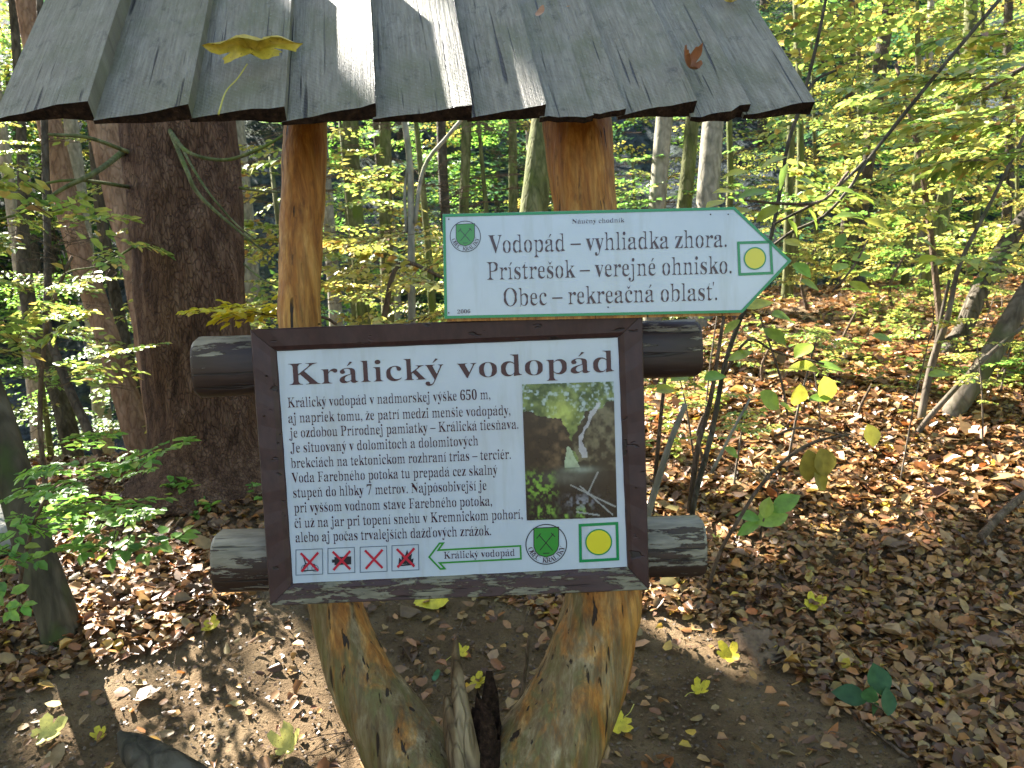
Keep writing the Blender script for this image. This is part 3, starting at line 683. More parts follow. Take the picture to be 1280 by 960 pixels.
spray_thing('beech_branch', 'overexposed pale leaf branch entering from the right edge', 'branch',
            [(R_(1200, 1330), R_(40, 200), R_(2.8, 3.4), R_(-120, -40), R_(-10, 20), R_(.5, .8)) for _ in range(20)], YG, stem=[(1340, 60, 3.1, 9), (1270, 90, 3.1, 7), (1200, 130, 3.1, 4)])

for i, (px, py, d, wd, n_, pal, lab) in enumerate([(880, 520, 4.2, 60, 9, YG, 'small pale-leaved bush close right of the board below the crossbar end'), (960, 440, 5.5, 80, 14, YG, 'low leafy bush on the bank below the arrow tip'),
        (1060, 410, 6.5, 90, 14, GRN, 'low green bush on the sunny bank left of the leaning stems'), (1180, 400, 6.0, 80, 12, YG, 'low leafy bush among the leaning stems at right'), (1250, 470, 5.2, 60, 10, GRN, 'green low bush behind the pale leaning tree near the right edge'),
        (1010, 330, 8.5, 90, 30, YEL, 'yellow bush behind the tip of the arrow sign at the top of the bank'), (1120, 340, 8.5, 90, 34, GRN, 'leafy bush on the crest of the bank at right'), (1240, 340, 8.0, 90, 30, YEL, 'yellow bush on the crest near the right edge'),
        (1080, 500, 4.8, 50, 7, YG, 'small light green seedlings in the sunny litter left of the leaning tree')]):
    spray_thing('low_bush', lab, 'bush', [(px+R_(-wd, wd), py+R_(-38, 30), d+R_(-.5, .5), R_(-80, 80), R_(-25, 10), R_(.35, .6)) for _ in range(n_)], pal, tpl=TPLN,
                stem=[(px, py+60, d, 5), (px-8, py+20, d, 4), (px+10, py-20, d, 3)])
for i in range(16):
    px = R_(830, 1280); py = R_(430, 620); d = (float(P(px, py, 1)[2]) and 0) or (G(px, py).y*.99); g = G(px, py); h = R_(.35, 1.1); lx = R_(-.15, .3); r = R_(.004, .009)
    root = empty('thin_shoot', g, 'thin bare shoot growing out of the litter on the sunny bank', 'shoot', 'thin shoots on the sunny bank')
    V, Fs = tube([tuple(g-Vector((0, 0, .03))), (g.x+lx*.4, g.y, g.z+h*.5), (g.x+lx, g.y+.03, g.z+h)], [r, r*.8, r*.4], 5, 4, .1, i); mesh('stem', V, Fs, M['stem'], root, True)
    k2 = 5
    O = [np.array([g.x+lx*t, g.y, g.z+h*t]) for t in np.linspace(.45, 1, k2)]
    D = sprays(np.array(O), RNG.uniform(0, 6.28, k2), RNG.normal(.1, .15, k2), RNG.uniform(.2, .42, k2), YG, tpl=TPLN, twigs=True)
    link('leaves', foliage_mesh('leaves', (D[0]-off(root), D[1], D[2], D[3]), [M['near_leaf'], M['twig']]), None, root)

# large-leaved sprigs (individual broad leaves)
LEAFSHAPE = [(0, 0), (.10, .16), (.28, .30), (.48, .36), (.66, .31), (.82, .19), (.92, .08), (1.0, 0)]
def broad_leaf(c, d, n, L, curl=.2, fold=.25, w=1.0):
    d = np.array(d, float); d /= np.linalg.norm(d); n = np.array(n, float); b = np.cross(n, d); b /= np.linalg.norm(b); n = np.cross(d, b)
    V = []; Fs = []
    for (x, y) in LEAFSHAPE:
        for s in (-1, -.5, 0, .5, 1):
            zz = fold*abs(y*s)*1.2-curl*x*x+.035*math.sin(x*38)*abs(s)*(y > .1)
            V.append(np.array(c)+(d*x+b*(y*w*s)+n*zz)*L)
    for i in range(len(LEAFSHAPE)-1):
        for j in range(4): k = i*5+j; Fs.append((k, k+1, k+6, k+5))
    return V, Fs
def sprig(name, label, lv, stem, pal, cat='sprig'):
    """lv: (px,py,depth,dx,dy,length_px,tilt)"""
    root = empty(name, P(*stem[0][:3]), label, cat)
    limb(root, stem, M['twig'], 'stem', n=4)
    for px, py, d, dx, dy, L, tl in lv:
        a = np.array(P(px, py, d)); b_ = np.array(P(px+dx, py+dy, d+R_(-.05, .05)))
        V, Fs = broad_leaf(a, b_-a, (R_(-.3, .3), -tl, 1.0), L*d/F*(.84 if 'hazel' in name else 1), R_(.05, .3), R_(.1, .35), R_(.85, 1.15))
        o = mesh('leaf', V, Fs, M['near_leaf'], root, True, col=palette(1, pal[0], pal[1])[0])
    return root
LG = ([(.30, .40, .05), (.42, .44, .05), (.20, .32, .05)], [4, 3, 2])
sprig('hazel_sprig', 'broad pale leaves on a thin twig above the arrow tip, right of the roof',
      [(935, 215, 2.5, -40, 5, 42, .6), (950, 210, 2.5, 20, -14, 40, .4), (985, 205, 2.5, -10, 20, 44, .7), (960, 240, 2.5, -45, 6, 46, .4), (1000, 225, 2.5, 30, 10, 38, .5), (975, 255, 2.5, -30, 20, 44, .5), (940, 262, 2.5, -50, 3, 48, .3),
       (1020, 250, 2.5, 45, -4, 46, .35), (1010, 262, 2.5, 20, 25, 36, .6), (1040, 235, 2.5, 50, 6, 44, .3), (1060, 240, 2.5, 55, 10, 50, .3), (920, 240, 2.5, -35, -6, 36, .4), (905, 250, 2.5, -30, 8, 34, .4), (985, 275, 2.5, 15, 18, 32, .6), (1045, 272, 2.5, 50, -8, 42, .3), (1080, 275, 2.5, 45, 12, 38, .5)],
      [(1060, 215, 2.6, 4), (1030, 250, 2.5, 4), (985, 255, 2.5, 4), (930, 250, 2.5, 3)], LG)
sprig('hazel_sprig', 'single broad yellow-green leaves on a stem right of the arrow tip over dark background',
      [(990, 330, 2.9, 25, 12, 34, .7), (1000, 350, 2.9, 30, 10, 36, .6), (1060, 330, 2.9, -25, 8, 30, .6), (1065, 325, 2.9, 22, -8, 30, .6), (1075, 345, 2.9, 30, -4, 32, .5), (1060, 352, 2.9, 28, 10, 34, .5), (1045, 310, 2.9, 10, -16, 26, .8), (1150, 300, 2.9, 26, 12, 34, .5), (1170, 320, 2.9, -30, 6, 34, .4), (980, 300, 2.9, 22, 6, 28, .6)],
      [(1040, 365, 2.9, 3), (1058, 345, 2.9, 3), (1072, 325, 2.9, 3), (1085, 300, 2.9, 2)], LG)
sprig('hazel_sprig', 'large green and yellow leaves hanging over the litter below the arrow tip',
      [(930, 385, 2.6, 35, -12, 44, .5), (965, 395, 2.6, 40, 5, 46, .5), (925, 400, 2.6, -20, 14, 32, .6), (955, 410, 2.6, 28, 15, 40, .7), (985, 460, 2.6, 25, -2, 46, .3), (1020, 455, 2.6, 48, 4, 50, .3), (1015, 430, 2.6, -25, 14, 36, .5), (950, 490, 2.5, 38, 28, 46, 1.4), (940, 440, 2.6, -35, 8, 38, .4), (880, 475, 2.6, 30, -8, 36, .5), (860, 470, 2.6, -28, 6, 34, .4), (820, 490, 2.6, 30, -6, 34, .5), (905, 560, 2.6, 22, 14, 30, .7), (1010, 500, 2.6, 32, -3, 38, .4), (975, 505, 2.6, 28, 14, 34, .5), (1130, 395, 3, 30, 3, 36, .4), (1160, 470, 3, 34, -8, 38, .4), (1090, 420, 3, 30, 2, 34, .5)],
      [(905, 470, 2.75, 4), (935, 425, 2.6, 4), (970, 440, 2.6, 3), (1030, 455, 2.6, 3)], LG)
sprig('yellow_maple_sprig', 'hanging limp yellow leaves above the leaf litter right of the board',
      [(1010, 562, 2.5, 4, 40, 44, 2.0), (1025, 560, 2.5, 10, 36, 40, 2.0), (1018, 590, 2.5, 16, 22, 34, 1.5), (1000, 480, 2.6, -3, 30, 36, 2.0), (1030, 470, 2.6, 6, 30, 38, 2.0), (1085, 530, 2.6, 8, 26, 30, 2.0)],
      [(968, 545, 2.6, 3), (1000, 535, 2.55, 3), (1060, 545, 2.5, 2)], ([(.40, .36, .05), (.34, .28, .05)], [1, 1]))
sprig('broad_leaf_seedling', 'green lance-leaved seedling at the front of the sunny litter right of the board',
      [(945, 655, 2.9, 40, -16, 46, .5), (950, 650, 2.9, -26, -10, 30, .6), (965, 640, 2.9, 30, -22, 40, .6), (955, 648, 2.9, 6, -24, 28, 1.0), (950, 655, 2.9, -30, 10, 34, .5)],
      [(950, 675, 2.95, 3), (952, 660, 2.92, 3), (955, 648, 2.9, 2)], GRN)
sprig('bramble_seedling', 'dark green three-leaved seedling in the litter at the lower right', 
      [(1085, 875, 2.55, -42, -14, 42, .8), (1085, 878, 2.55, 5, -20, 26, .8), (1090, 880, 2.55, 8, 22, 26, .8), (1110, 895, 2.5, 2, -24, 34, .9), (1105, 870, 2.55, -12, -40, 40, .8)],
      [(1120, 900, 2.6, 2.5), (1100, 885, 2.57, 2.5), (1088, 878, 2.55, 2)], ([(.05, .12, .045), (.07, .15, .05)], [1, 1]))
# thin stems right of the board
for i, (l, pts) in enumerate([('tallest of the thin bare shoots right of the board, beside the dark sapling', [(905, 395, 3.0, 4), (888, 500, 3.0, 6), (872, 560, 3.0, 7), (862, 640, 3.05, 8)]),
                 ('short cut-off greenish shoot right of the board between both crossbars', [(857, 505, 2.9, 7), (835, 560, 2.9, 8), (815, 625, 2.95, 9), (805, 660, 3, 9)]),
                 ('thin upright shoot close to the right edge of the board', [(832, 470, 2.9, 4), (826, 520, 2.9, 5), (815, 640, 3, 6)]),
                 ('pale dry stalk leaning right of the cut-off shoot', [(938, 498, 3.1, 3), (915, 540, 3.1, 4), (890, 590, 3.15, 5)]),
                 ('bare arching twig over the litter right of the lower crossbar', [(1062, 543, 2.7, 2.5), (1020, 552, 2.7, 4), (985, 572, 2.7, 5), (950, 608, 2.65, 5), (920, 655, 2.65, 5), (900, 690, 2.7, 5), (885, 735, 2.8, 5)]),
                 ('dark thin stick standing in the soil between the forked legs', [(662, 795, 2.5, 5), (658, 830, 2.5, 5), (652, 875, 2.5, 6)]),
                 ('thin bent stem in front of the far sunny bank right of the arrow', [(950, 395, 4, 2.5), (975, 470, 4, 3), (985, 520, 4, 3)]),
                 ('dead stick lying across the litter at the lower right', [(1018, 846, 2.75, 4), (1065, 895, 2.6, 5), (1100, 925, 2.5, 5), (1135, 955, 2.4, 5)]),
                 ('curved root lying on the soil right of the stone', [(958, 832, 2.7, 4), (1000, 822, 2.75, 5), (1030, 828, 2.8, 4), (1060, 835, 2.8, 3)]),
                 ('sawn twig leaning at the right edge above the litter', [(1290, 610, 3.6, 10), (1255, 640, 3.5, 11), (1225, 672, 3.4, 10)])]):
    flat = 'lying' in l
    root = empty('stick' if flat or 'dark thin' in l else 'bare_shoot', P(*pts[-1][:3]), l, 'stick' if flat else 'shoot')
    if flat:
        V, Fs = tube([tuple(G(a, b_, .012)) for a, b_, d, w in pts], [w*d/F/2 for a, b_, d, w in pts], 6, 4, .2, i); mesh('bark', V, Fs, M['twig'], root, True)
    else:
        limb(root, pts, M['beech'] if i in (1, 3) else M['twig'], 'stem')
exec_time('near plants')

# ------------------------------------------------------------------ added high canopy, placed and cut to shade and dapple the clearing
def canopy(i, cx, cy, zt, rad, n):
    root_z = float(hgt(cx, cy)); root = empty('added_shade_beech', (cx, cy, root_z), 'added tall beech whose high crown is cut to shade and dapple the clearing', 'tree', 'tall beeches added to shade the clearing')
    V, Fs = tube([(cx, cy, root_z-.2), (cx+.2, cy, root_z+5), (cx, cy+.2, zt+1.5)], [.17, .12, .05], 10, 5, .1, i); mesh('trunk', V, Fs, M['beech'], root, True)
    a = RNG.uniform(0, 6.283, n); r = rad*np.sqrt(RNG.random(n)); z = zt+RNG.uniform(-1.6, 1.8, n)
    O = np.column_stack([cx+np.cos(a)*r, cy+np.sin(a)*r, z])
    D = sprays(O, RNG.uniform(0, 6.283, n), RNG.normal(0, .25, n), RNG.uniform(1.3, 2.2, n), YG, quad=True, wr=.46, twigs=False, keep=lambda C: sun_open(C, .11), lscale=1.25)
    me = foliage_mesh('crown', (D[0]-off(root), D[1], D[2], D[3]), [M['leaf'], M['twig']]); link('crown', me, None, root)
    for k in range(5):
        t = k*1.3; p0 = np.array([cx, cy, zt-1.5+.5*k]); p1 = p0+np.array([math.cos(t)*rad*.8, math.sin(t)*rad*.8, .5])
        V, Fs = tube([p0, (p0+p1)/2+[0, 0, .2], p1], [.035, .022, .01], 5, 3); mesh('branch', V, Fs, M['beech'], root, True)
k = 0
for cx in (-12.5, -9.5, -6.5, -3.8):
    for cy in (9.0, 12.0, 15.0):
        canopy(k, cx+random.uniform(-.4, .4), cy+random.uniform(-.4, .4), 10.5+random.uniform(-.8, .8), 2.4, 165); k += 1
exec_time('canopy')

for cx, cy in ((-8.2, 10.7), (-9.2, 9.6)):
    canopy(k, cx, cy, 11.6, 2.2, 170); k += 1
for cx, cy in ((-6, 18.5), (-3, 20), (.5, 19), (-3.5, 23.5), (2.5, 22.5), (-9, 20)):
    canopy(k, cx, cy, 11.0, 2.6, 110); k += 1

# ------------------------------------------------------------------ leaf litter
LIT = ([tuple(np.array(c)*(1.0, .80, .52)) for c in [(.20, .115, .06), (.30, .185, .105), (.36, .25, .155), (.11, .065, .038), (.40, .29, .12), (.34, .15, .06), (.50, .40, .08), (.25, .20, .13)]], [5, 6, 3.5, 5, 1.6, .5, .35, 4])
def litter(name, n, y0, y1, size, keepf, lift=.012, quad=False, pal=LIT, bias=1.0, tilt=.24):
    y = y0+(y1-y0)*RNG.random(n)**bias; x = (RNG.random(n)*1.9-.95)*(y+.3)
    k = keepf(x, y); x, y = x[k], y[k]; n = len(x)
    z = hgt(x, y)+.02*(fbm(x*16, y*16, 3, 77)-.45)*(y < 9)+RNG.random(n)*lift+.004
    e = .05; gx = (hgt(x+e, y)-hgt(x-e, y))/(2*e); gy = (hgt(x, y+e)-hgt(x, y-e))/(2*e)
    N = np.column_stack([-gx, -gy, np.ones(n)])+RNG.normal(0, tilt, (n, 3)); a = RNG.uniform(0, 6.283, n)
    D = np.column_stack([np.cos(a), np.sin(a), RNG.normal(0, .3, n)]); L = size*RNG.uniform(.55, 1.35, n)
    V, Q_ = leaves(np.column_stack([x, y, z]), D, N, L, L*RNG.uniform(.22, .42, n), fold=RNG.uniform(-.5, .9, n), curl=RNG.normal(.05, tilt, n), quad=quad)
    me = fastmesh(name, V, Q_, palette(n, *pal, var=.20, rep=1 if quad else 2)); return tag(link(name, me, M['litter']), kind='stuff')
litk = lambda x, y: (RNG.random(len(x)) < np.where(pathm(x, y) > .3, (.05), 1.0)*(.5+.9*smooth((fbm(x*1.6, y*1.6, 3, 8)-.25)/.25))) & (x/np.maximum(y, .1) < .95) & (x/np.maximum(y, .1) > -.9)
litter('leaf_litter', 66000, 1.7, 5.2, .046, litk, .03)
litter('leaf_litter', 26000, 3.8, 6.5, .075, lambda x, y: litk(x, y) & (x > .1*y), .015, tilt=.12)
litter('leaf_litter', 42000, 5.0, 13.5, .09, litk, .015, tilt=.14)
litter('large_crumpled_leaves', 2600, 1.8, 6.0, .085, litk, .035, pal=([(.30, .19, .09), (.20, .115, .055), (.42, .27, .12), (.38, .17, .05), (.13, .075, .04)], [5, 4, 2, 1, 3]))
litter('leaf_crumbs', 26000, 1.6, 4.2, .015, lambda x, y: RNG.random(len(x)) < .9, .003, quad=True, pal=([(.10, .06, .03), (.13, .085, .045), (.065, .04, .022), (.16, .11, .055)], [5, 4, 4, 1]))
def seedlings(name, n, y0, y1, okf, pal, hmax=.32, leaf=.055):
    y = y0+(y1-y0)*RNG.random(n)**1.2; x = RNG.uniform(-.9, .95, n)*y; k = okf(x, y); x, y = x[k], y[k]; n = len(x); z = hgt(x, y)
    h = RNG.uniform(.05, hmax, n)*RNG.uniform(.4, 1, n); lean = RNG.normal(0, .25, (n, 2))*h[:, None]; C = []; D = []; L = []; st = []
    top = np.column_stack([x+lean[:, 0], y+lean[:, 1], z+h]); bot = np.column_stack([x, y, z-.01])
    for j2 in range(7):
        a = RNG.uniform(0, 6.28, n); t = RNG.uniform(.55, 1, n)[:, None]; m2 = RNG.random(n) < .8
        C.append((bot*(1-t)+top*t)[m2]); D.append(np.column_stack([np.cos(a), np.sin(a), RNG.normal(.05, .25, n)])[m2]); L.append((leaf*RNG.uniform(.6, 1.3, n))[m2])
    C = np.concatenate(C); D = np.concatenate(D); L = np.concatenate(L)
    V, Q_ = leaves(C, D, np.column_stack([RNG.normal(0, .25, (len(C), 2)), np.ones(len(C))]), L, L*.33, fold=.2, curl=.15)
    col = palette(len(C), *pal, rep=2); w = np.array([.0015, 0, 0]); n0 = len(V)
    T_ = np.stack([bot-w, bot+w, top+w*.6, top-w*.6], 1).reshape(-1, 3); q2 = n0+np.arange(4*n).reshape(n, 4)
    w = np.array([0, .0015, 0]); T2 = np.stack([bot-w, bot+w, top+w*.6, top-w*.6], 1).reshape(-1, 3); q3 = n0+4*n+np.arange(4*n).reshape(n, 4)
    me = foliage_mesh(name, (np.concatenate([V, T_, T2]), np.concatenate([Q_, q2, q3]), np.concatenate([col, np.full((2*n, 3), .1)]), np.concatenate([np.zeros(len(Q_), int), np.ones(2*n, int)])), [M['near_leaf'], M['twig']])
    tag(link(name, me), kind='stuff')
seedlings('ground_seedlings', 5200, 3.9, 10, lambda x, y: (x > .17*y) & (fbm(x*1.1, y*1.1, 3, 66) > .42+.10*(y < 4.8)), YG)
seedlings('ground_seedlings', 700, 3.6, 6, lambda x, y: (x < -.3*y) & (fbm(x*1.5, y*1.5, 3, 67) > .45), GRN, .2)
# small fallen twigs
tw_ = []
for i in range(420):
    y = R_(1.9, 6.5); x = R_(-.85, .9)*y; a_ = R_(0, 6.28); L_ = R_(.04, .22); w_ = R_(.0008, .0024); z = float(hgt(x, y))+.02
    if float(pathm(x, y)) > .4 and random.random() < .6: continue
    x2, y2 = x+math.cos(a_)*L_, y+math.sin(a_)*L_; xm, ym = (x+x2)/2+R_(-.01, .01), (y+y2)/2+R_(-.01, .01)
    tw_.append(tube([(x, y, z), (xm, ym, float(hgt(xm, ym))+R_(.02, .045)), (x2, y2, float(hgt(x2, y2))+.02)], [w_, w_, w_*.5], 4, 2))
V, Fs = join(tw_); tag(mesh('fallen_twigs', V, Fs, M['twig']), kind='stuff')
# small pebbles and clods
n = 700; y = RNG.uniform(1.7, 3.8, n); x = (RNG.random(n)*1.8-.9)*y; r = RNG.uniform(.003, .012, n)
z = hgt(x, y); OV = np.array([[1, 0, 0], [0, 1, 0], [-1, 0, 0], [0, -1, 0], [0, 0, .8], [0, 0, -.8]])
OF = np.array([[0, 1, 4], [1, 2, 4], [2, 3, 4], [3, 0, 4], [1, 0, 5], [2, 1, 5], [3, 2, 5], [0, 3, 5]])
V = (OV[None]*r[:, None, None]*RNG.uniform(.6, 1.4, (n, 6, 1))+np.column_stack([x, y, z+r*.3])[:, None]).reshape(-1, 3)
me = fastmesh('soil_clods', V, (OF[None]+np.arange(n)[:, None, None]*6).reshape(-1, 3)); tag(link('soil_clods', me, M['soil']), kind='stuff')

# ------------------------------------------------------------------ single fallen leaves
def maple(c, nrm, ang, L, curl, col, petiole=0.0, name='fallen_leaf', label='', mat=None, lobes=5, fold=.0, seed=0, sx=1.0, sy=1.0, over=0.0):
    rr = random.Random(seed); nrm = Vector(nrm).normalized(); q_ = nrm.to_track_quat('Z', 'Y').to_matrix() @ Matrix.Rotation(ang, 3, 'Z')
    na = 40; V = [(0, 0, 0)]; rings = (.35, .7, 1.0)
    for s in rings:
        for i in range(na):
            t = i/na*2*math.pi                      # petiole at t=pi
            u = (t/(2*math.pi)*lobes) % 1.0
            lob = abs(math.cos(t*lobes/2)) if lobes else 1
            r0 = (.55+.45*lob**.7) if lobes else 1
            r0 *= (.62+.38*math.cos(t/2)**2)*(1-.0)
            if lobes == 0: r0 = (.72+.28*math.cos(t)**2)*.85
            r0 *= 1+(.05*math.sin(i*2.6+seed)+rr.uniform(-.04, .04))*(s > .9)
            x_, y_ = r0*s*math.cos(t), r0*s*math.sin(t)*(.95 if lobes else .62)
            z_ = curl*(x_*x_*.5+y_*y_)*1.0+fold*abs(y_)+.05*math.sin(t*3+seed)*s*s
            x_ *= sx; y_ *= sy
            if over: z_ = .10+.16*math.cos(y_*2)+.05*math.sin(y_*9); x_, z_ = (x_, z_) if x_ < over else (over-(x_-over)*.8, z_+.10+(x_-over)*.5)
            V.append((x_, y_, z_))
    Fs = [(0, 1+i, 1+(i+1) % na) for i in range(na)]
    for k_ in range(2):
        for i in range(na): j = (i+1) % na; Fs.append((1+k_*na+i, 1+(k_+1)*na+i, 1+(k_+1)*na+j, 1+k_*na+j))
    W_ = [np.array(q_ @ Vector(v)*L+Vector(c)) for v in V]
    root = empty(name, c, label, 'leaf')
    mesh('blade', W_, Fs, mat or M['spotted'], root, True, col=np.array(col))
    if petiole:
        p = [q_ @ Vector((-.45, 0, .02))*L+Vector(c), q_ @ Vector((-.9, .12, .10))*L+Vector(c), q_ @ Vector((-.7-petiole, .05, .03))*L+Vector(c)]
        v_, f_ = tube(p, [.0016, .0014, .0018], 5, 4); mesh('petiole', v_, f_, M['petiole'], root, True)
    return root
M['petiole'] = mat_plain('petiole_yellow', (.40, .34, .06), .5)
Yc = (.62, .50, .04); Yp = (.60, .55, .16)
for i, (px, py, L, a, cu, pet, col, lab) in enumerate([
    (912, 828, .058, 2.2, .9, 0, Yc, 'crumpled yellow maple leaf on the dark soil right of the fork'),
    (873, 868, .042, .4, 1.2, .7, Yc, 'small curled yellow leaf with stalk pointing left, by the right leg'),
    (1016, 765, .062, .2, .8, .8, Yc, 'yellow maple leaf standing in the brown litter at right'),
    (775, 912, .06, -2.6, .9, .9, Yc, 'yellow leaf half hidden behind the foot of the right leg'),
    (596, 856, .045, .3, .4, 0, Yc, 'yellow lobed leaf on the soil between the legs'),
    (360, 945, .065, 1.7, 1.4, 1.0, Yp, 'pale yellow folded leaf at the bottom left of the left leg'),
    (263, 790, .05, .2, .8, 0, Yc, 'bright yellow leaf lying on the path left of the board'),
    (60, 925, .07, .6, .8, 0, Yp, 'sunlit pale yellow leaf in the lower left corner'),
    (540, 763, .095, .1, .3, 0, (.66, .56, .05), 'large bright yellow leaf just below the middle of the frame'),
    (575, 820, .04, .5, .6, .9, Yc, 'yellow leaf right behind the broken stub'),
    (125, 925, .032, 2, .8, 0, Yc, 'small yellow leaf beside the sunlit pale leaf at lower left'),
    (895, 680, .035, 1, .9, 0, (.45, .5, .12), 'pale green-yellow leaf on the litter right of the lower crossbar'),
    (545, 848, .03, 1, .6, 0, (.05, .16, .06), 'small green leaf on the soil left of the broken stub'),
    (372, 798, .028, 1, .9, 0, (.36, .25, .13), 'curled tan leaf on the path below the board corner'),
    (68, 958, .06, 1, .7, 0, (.36, .24, .12), 'broad tan leaf at the bottom left corner'),
    (295, 885, .03, 0, .2, 0, (.42, .31, .12), 'round tan leaf alone on the bare path'),
    (208, 925, .035, 0, .5, 0, (.28, .19, .10), 'flat brown leaf near the dark log tip'),
    (1160, 785, .05, 1, 1.6, 0, (.38, .20, .07), 'rolled orange-brown leaf standing up in the litter at right'),
    (1128, 800, .045, 2, 1.4, 0, (.40, .22, .06), 'curled orange leaf left of the rolled one at right'),
    (1008, 780, .03, 2, 1.4, 0, (.34, .19, .08), 'small brown curled leaf under the yellow maple leaf at right')]):
    g = G(px, py, L*.28)
    maple(g, (random.uniform(-.3, .3), -.55, 1), a, L, cu, col, pet, label=lab, seed=i, mat=M['spotted'] if col in (Yc, Yp) else M['litter'], lobes=5 if col in (Yc, Yp) or i in (11,) else 0)

# ------------------------------------------------------------------ stone, dark log tip, boulder
def lump(name, c, r, mat, label, cat, seed=0, sub_=3):
    import bmesh
    bm = bmesh.new(); bmesh.ops.create_icosphere(bm, subdivisions=sub_+1, radius=1)
    for v in bm.verts:
        k_ = 1+.35*(float(fbm(v.co.x*1.6+seed, v.co.y*1.6+v.co.z*1.3, 4, seed))-.45)*2
        v.co = Vector((v.co.x*r[0]*k_, v.co.y*r[1]*k_, v.co.z*r[2]*k_))
    me = bpy.data.meshes.new(name); bm.to_mesh(me); bm.free(); me.shade_smooth(); o = link(name, me, mat); o.location = c
    return tag(o, label, cat)
lump('stone', G(935, 785)-Vector((0, 0, .045)), (.10, .26, .07), M['stone'], 'flat brown stone sunk in the soil right of the right leg', 'stone', 3)
lump('pale_rock', G(5, 700)+Vector((-.12, .3, .0)), (.28, .3, .22), M['limestone'], 'pale sunlit rock at the left edge behind the slim tree', 'rock', 5)
a = P(150, 918, 1.75); 
V, Fs = tube([P(148, 915, 1.72), P(168, 935, 1.73), P(215, 975, 1.72), P(260, 1020, 1.72), P(280, 1100, 1.75)], [.004, .032, .055, .07, .08], 10, 5, .2, 4)
o = empty('log_end', P(280, 1100, 1.75), 'dark pointed end of a log poking up at the bottom left edge', 'log'); mesh('bark', V, Fs, M['darkbark'], o, True)

# ================================================================== THE SHELTER
base = G(600, 1030); base.y = 1.98; base.z = float(hgt(base.x, base.y))
SH = empty('board_shelter', base, 'small weathered plank roof on a forked orange tree trunk holding the boards', 'shelter')
# -- forked trunk
dp = 1.98
def col_(pts): return [tuple(P(a_, b_, d_)) for a_, b_, d_, w_ in pts], [w_*d_/F/2 for a_, b_, d_, w_ in pts]
lp = [(384, 40, dp+.05, 52), (382, 150, dp, 54), (377, 280, dp, 55), (375, 400, dp, 53), (385, 560, dp, 56), (405, 700, dp, 62), (422, 765, dp, 68), (448, 840, dp, 82), (492, 915, dp, 98), (540, 985, dp, 120), (590, 1060, dp, 150)]
rp = [(716, 30, dp+.05, 84), (722, 150, dp, 88), (732, 270, dp, 82), (742, 400, dp, 84), (752, 560, dp, 88), (755, 700, dp, 92), (750, 770, dp, 100), (728, 850, dp, 112), (694, 920, dp, 128), (650, 985, dp, 140), (605, 1060, dp, 155)]
parts = []
for pp in (lp, rp):
    c_, r_ = col_(pp); parts.append(tube(c_, r_, 20, 6, .05, 3))
bpt = P(597, 1050, dp); gz = float(hgt(bpt.x, bpt.y))
parts.append(tube([tuple(P(590, 938, 1.97)), tuple(P(592, 985, 1.98)), tuple(P(596, 1060, 1.98))], [.075, .10, .13], 20, 5, .12, 5))
parts.append(tube([tuple(bpt+Vector((0, 0, .07))), (bpt.x, bpt.y, (bpt.z+gz)/2), (bpt.x, bpt.y, gz-.1)], [.13, .15, .18], 20, 5, .06, 8))
V, Fs = join(parts)
post = mesh('forked_post', V, Fs, M['post'], SH, True)
rm = post.modifiers.new('r', 'REMESH'); rm.mode = 'VOXEL'; rm.voxel_size = .009; rm.use_smooth_shade = True
sm = post.modifiers.new('s', 'SMOOTH'); sm.iterations = 12; sm.factor = .5
tx = bpy.data.textures.new('knots', 'CLOUDS'); tx.noise_scale = .10; tx.noise_depth = 3
dm = post.modifiers.new('d', 'DISPLACE'); dm.texture = tx; dm.strength = .012; dm.mid_level = .5; dm.texture_coords = 'LOCAL'
# -- broken stub with charred hollow
def ragged(center_px, w_px, top_px, bot_px, d, mat, name, n=9, jag=.25, inner=False, seed=1):
    rr = random.Random(seed); cpx = center_px; V = []; Fs = []; r = w_px*d/F/2
    c0 = np.array(P(cpx, bot_px, d)); c1 = np.array(P(cpx, top_px, d)); seg = 22
    for lv in range(n+1):
        t = lv/n
        for j in range(seg):
            th = j/seg*2*math.pi; rad = r*(1+.18*math.sin(th*3+seed)+rr.uniform(-.08, .08))*(1-.25*t)
            z = t*(1+jag*(math.sin(th*2+seed)+rr.uniform(-1, 1)*.8)*(t > .8))
            V.append(c0+(c1-c0)*z+np.array([math.cos(th)*rad, math.sin(th)*rad, 0]))
    for lv in range(n):
        for j in range(seg): Fs.append((lv*seg+j, lv*seg+(j+1) % seg, (lv+1)*seg+(j+1) % seg, (lv+1)*seg+j))
    m_ = len(V)                                    # inside wall falling into the hollow
    for j in range(seg): V.append(np.array(V[n*seg+j])*.35+(c1*.2+c0*.8)*.65)
    for j in range(seg): Fs.append((n*seg+j, n*seg+(j+1) % seg, m_+(j+1) % seg, m_+j))
    Fs.append(tuple(range(m_, m_+seg)))
    return mesh(name, V, Fs, mat, SH, False)
ragged(604, 62, 893, 1000, 1.93, M['rot'], 'charred_hollow', jag=.3, seed=5)
V, Fs = tube([P(570, 800, 1.93), P(570, 825, 1.92), P(573, 860, 1.9), P(580, 910, 1.88), P(590, 960, 1.9)], [.006, .012, .018, .024, .03], 9, 5, .3, 6)
mesh('broken_stub', V, Fs, M['stub'], SH, True)
V, Fs = tube([P(556, 868, 1.90), P(560, 890, 1.88), P(566, 930, 1.87), P(575, 965, 1.88)], [.005, .014, .022, .03], 8, 4, .4, 9)
mesh('broken_stub', V, Fs, M['stub'], SH, True)

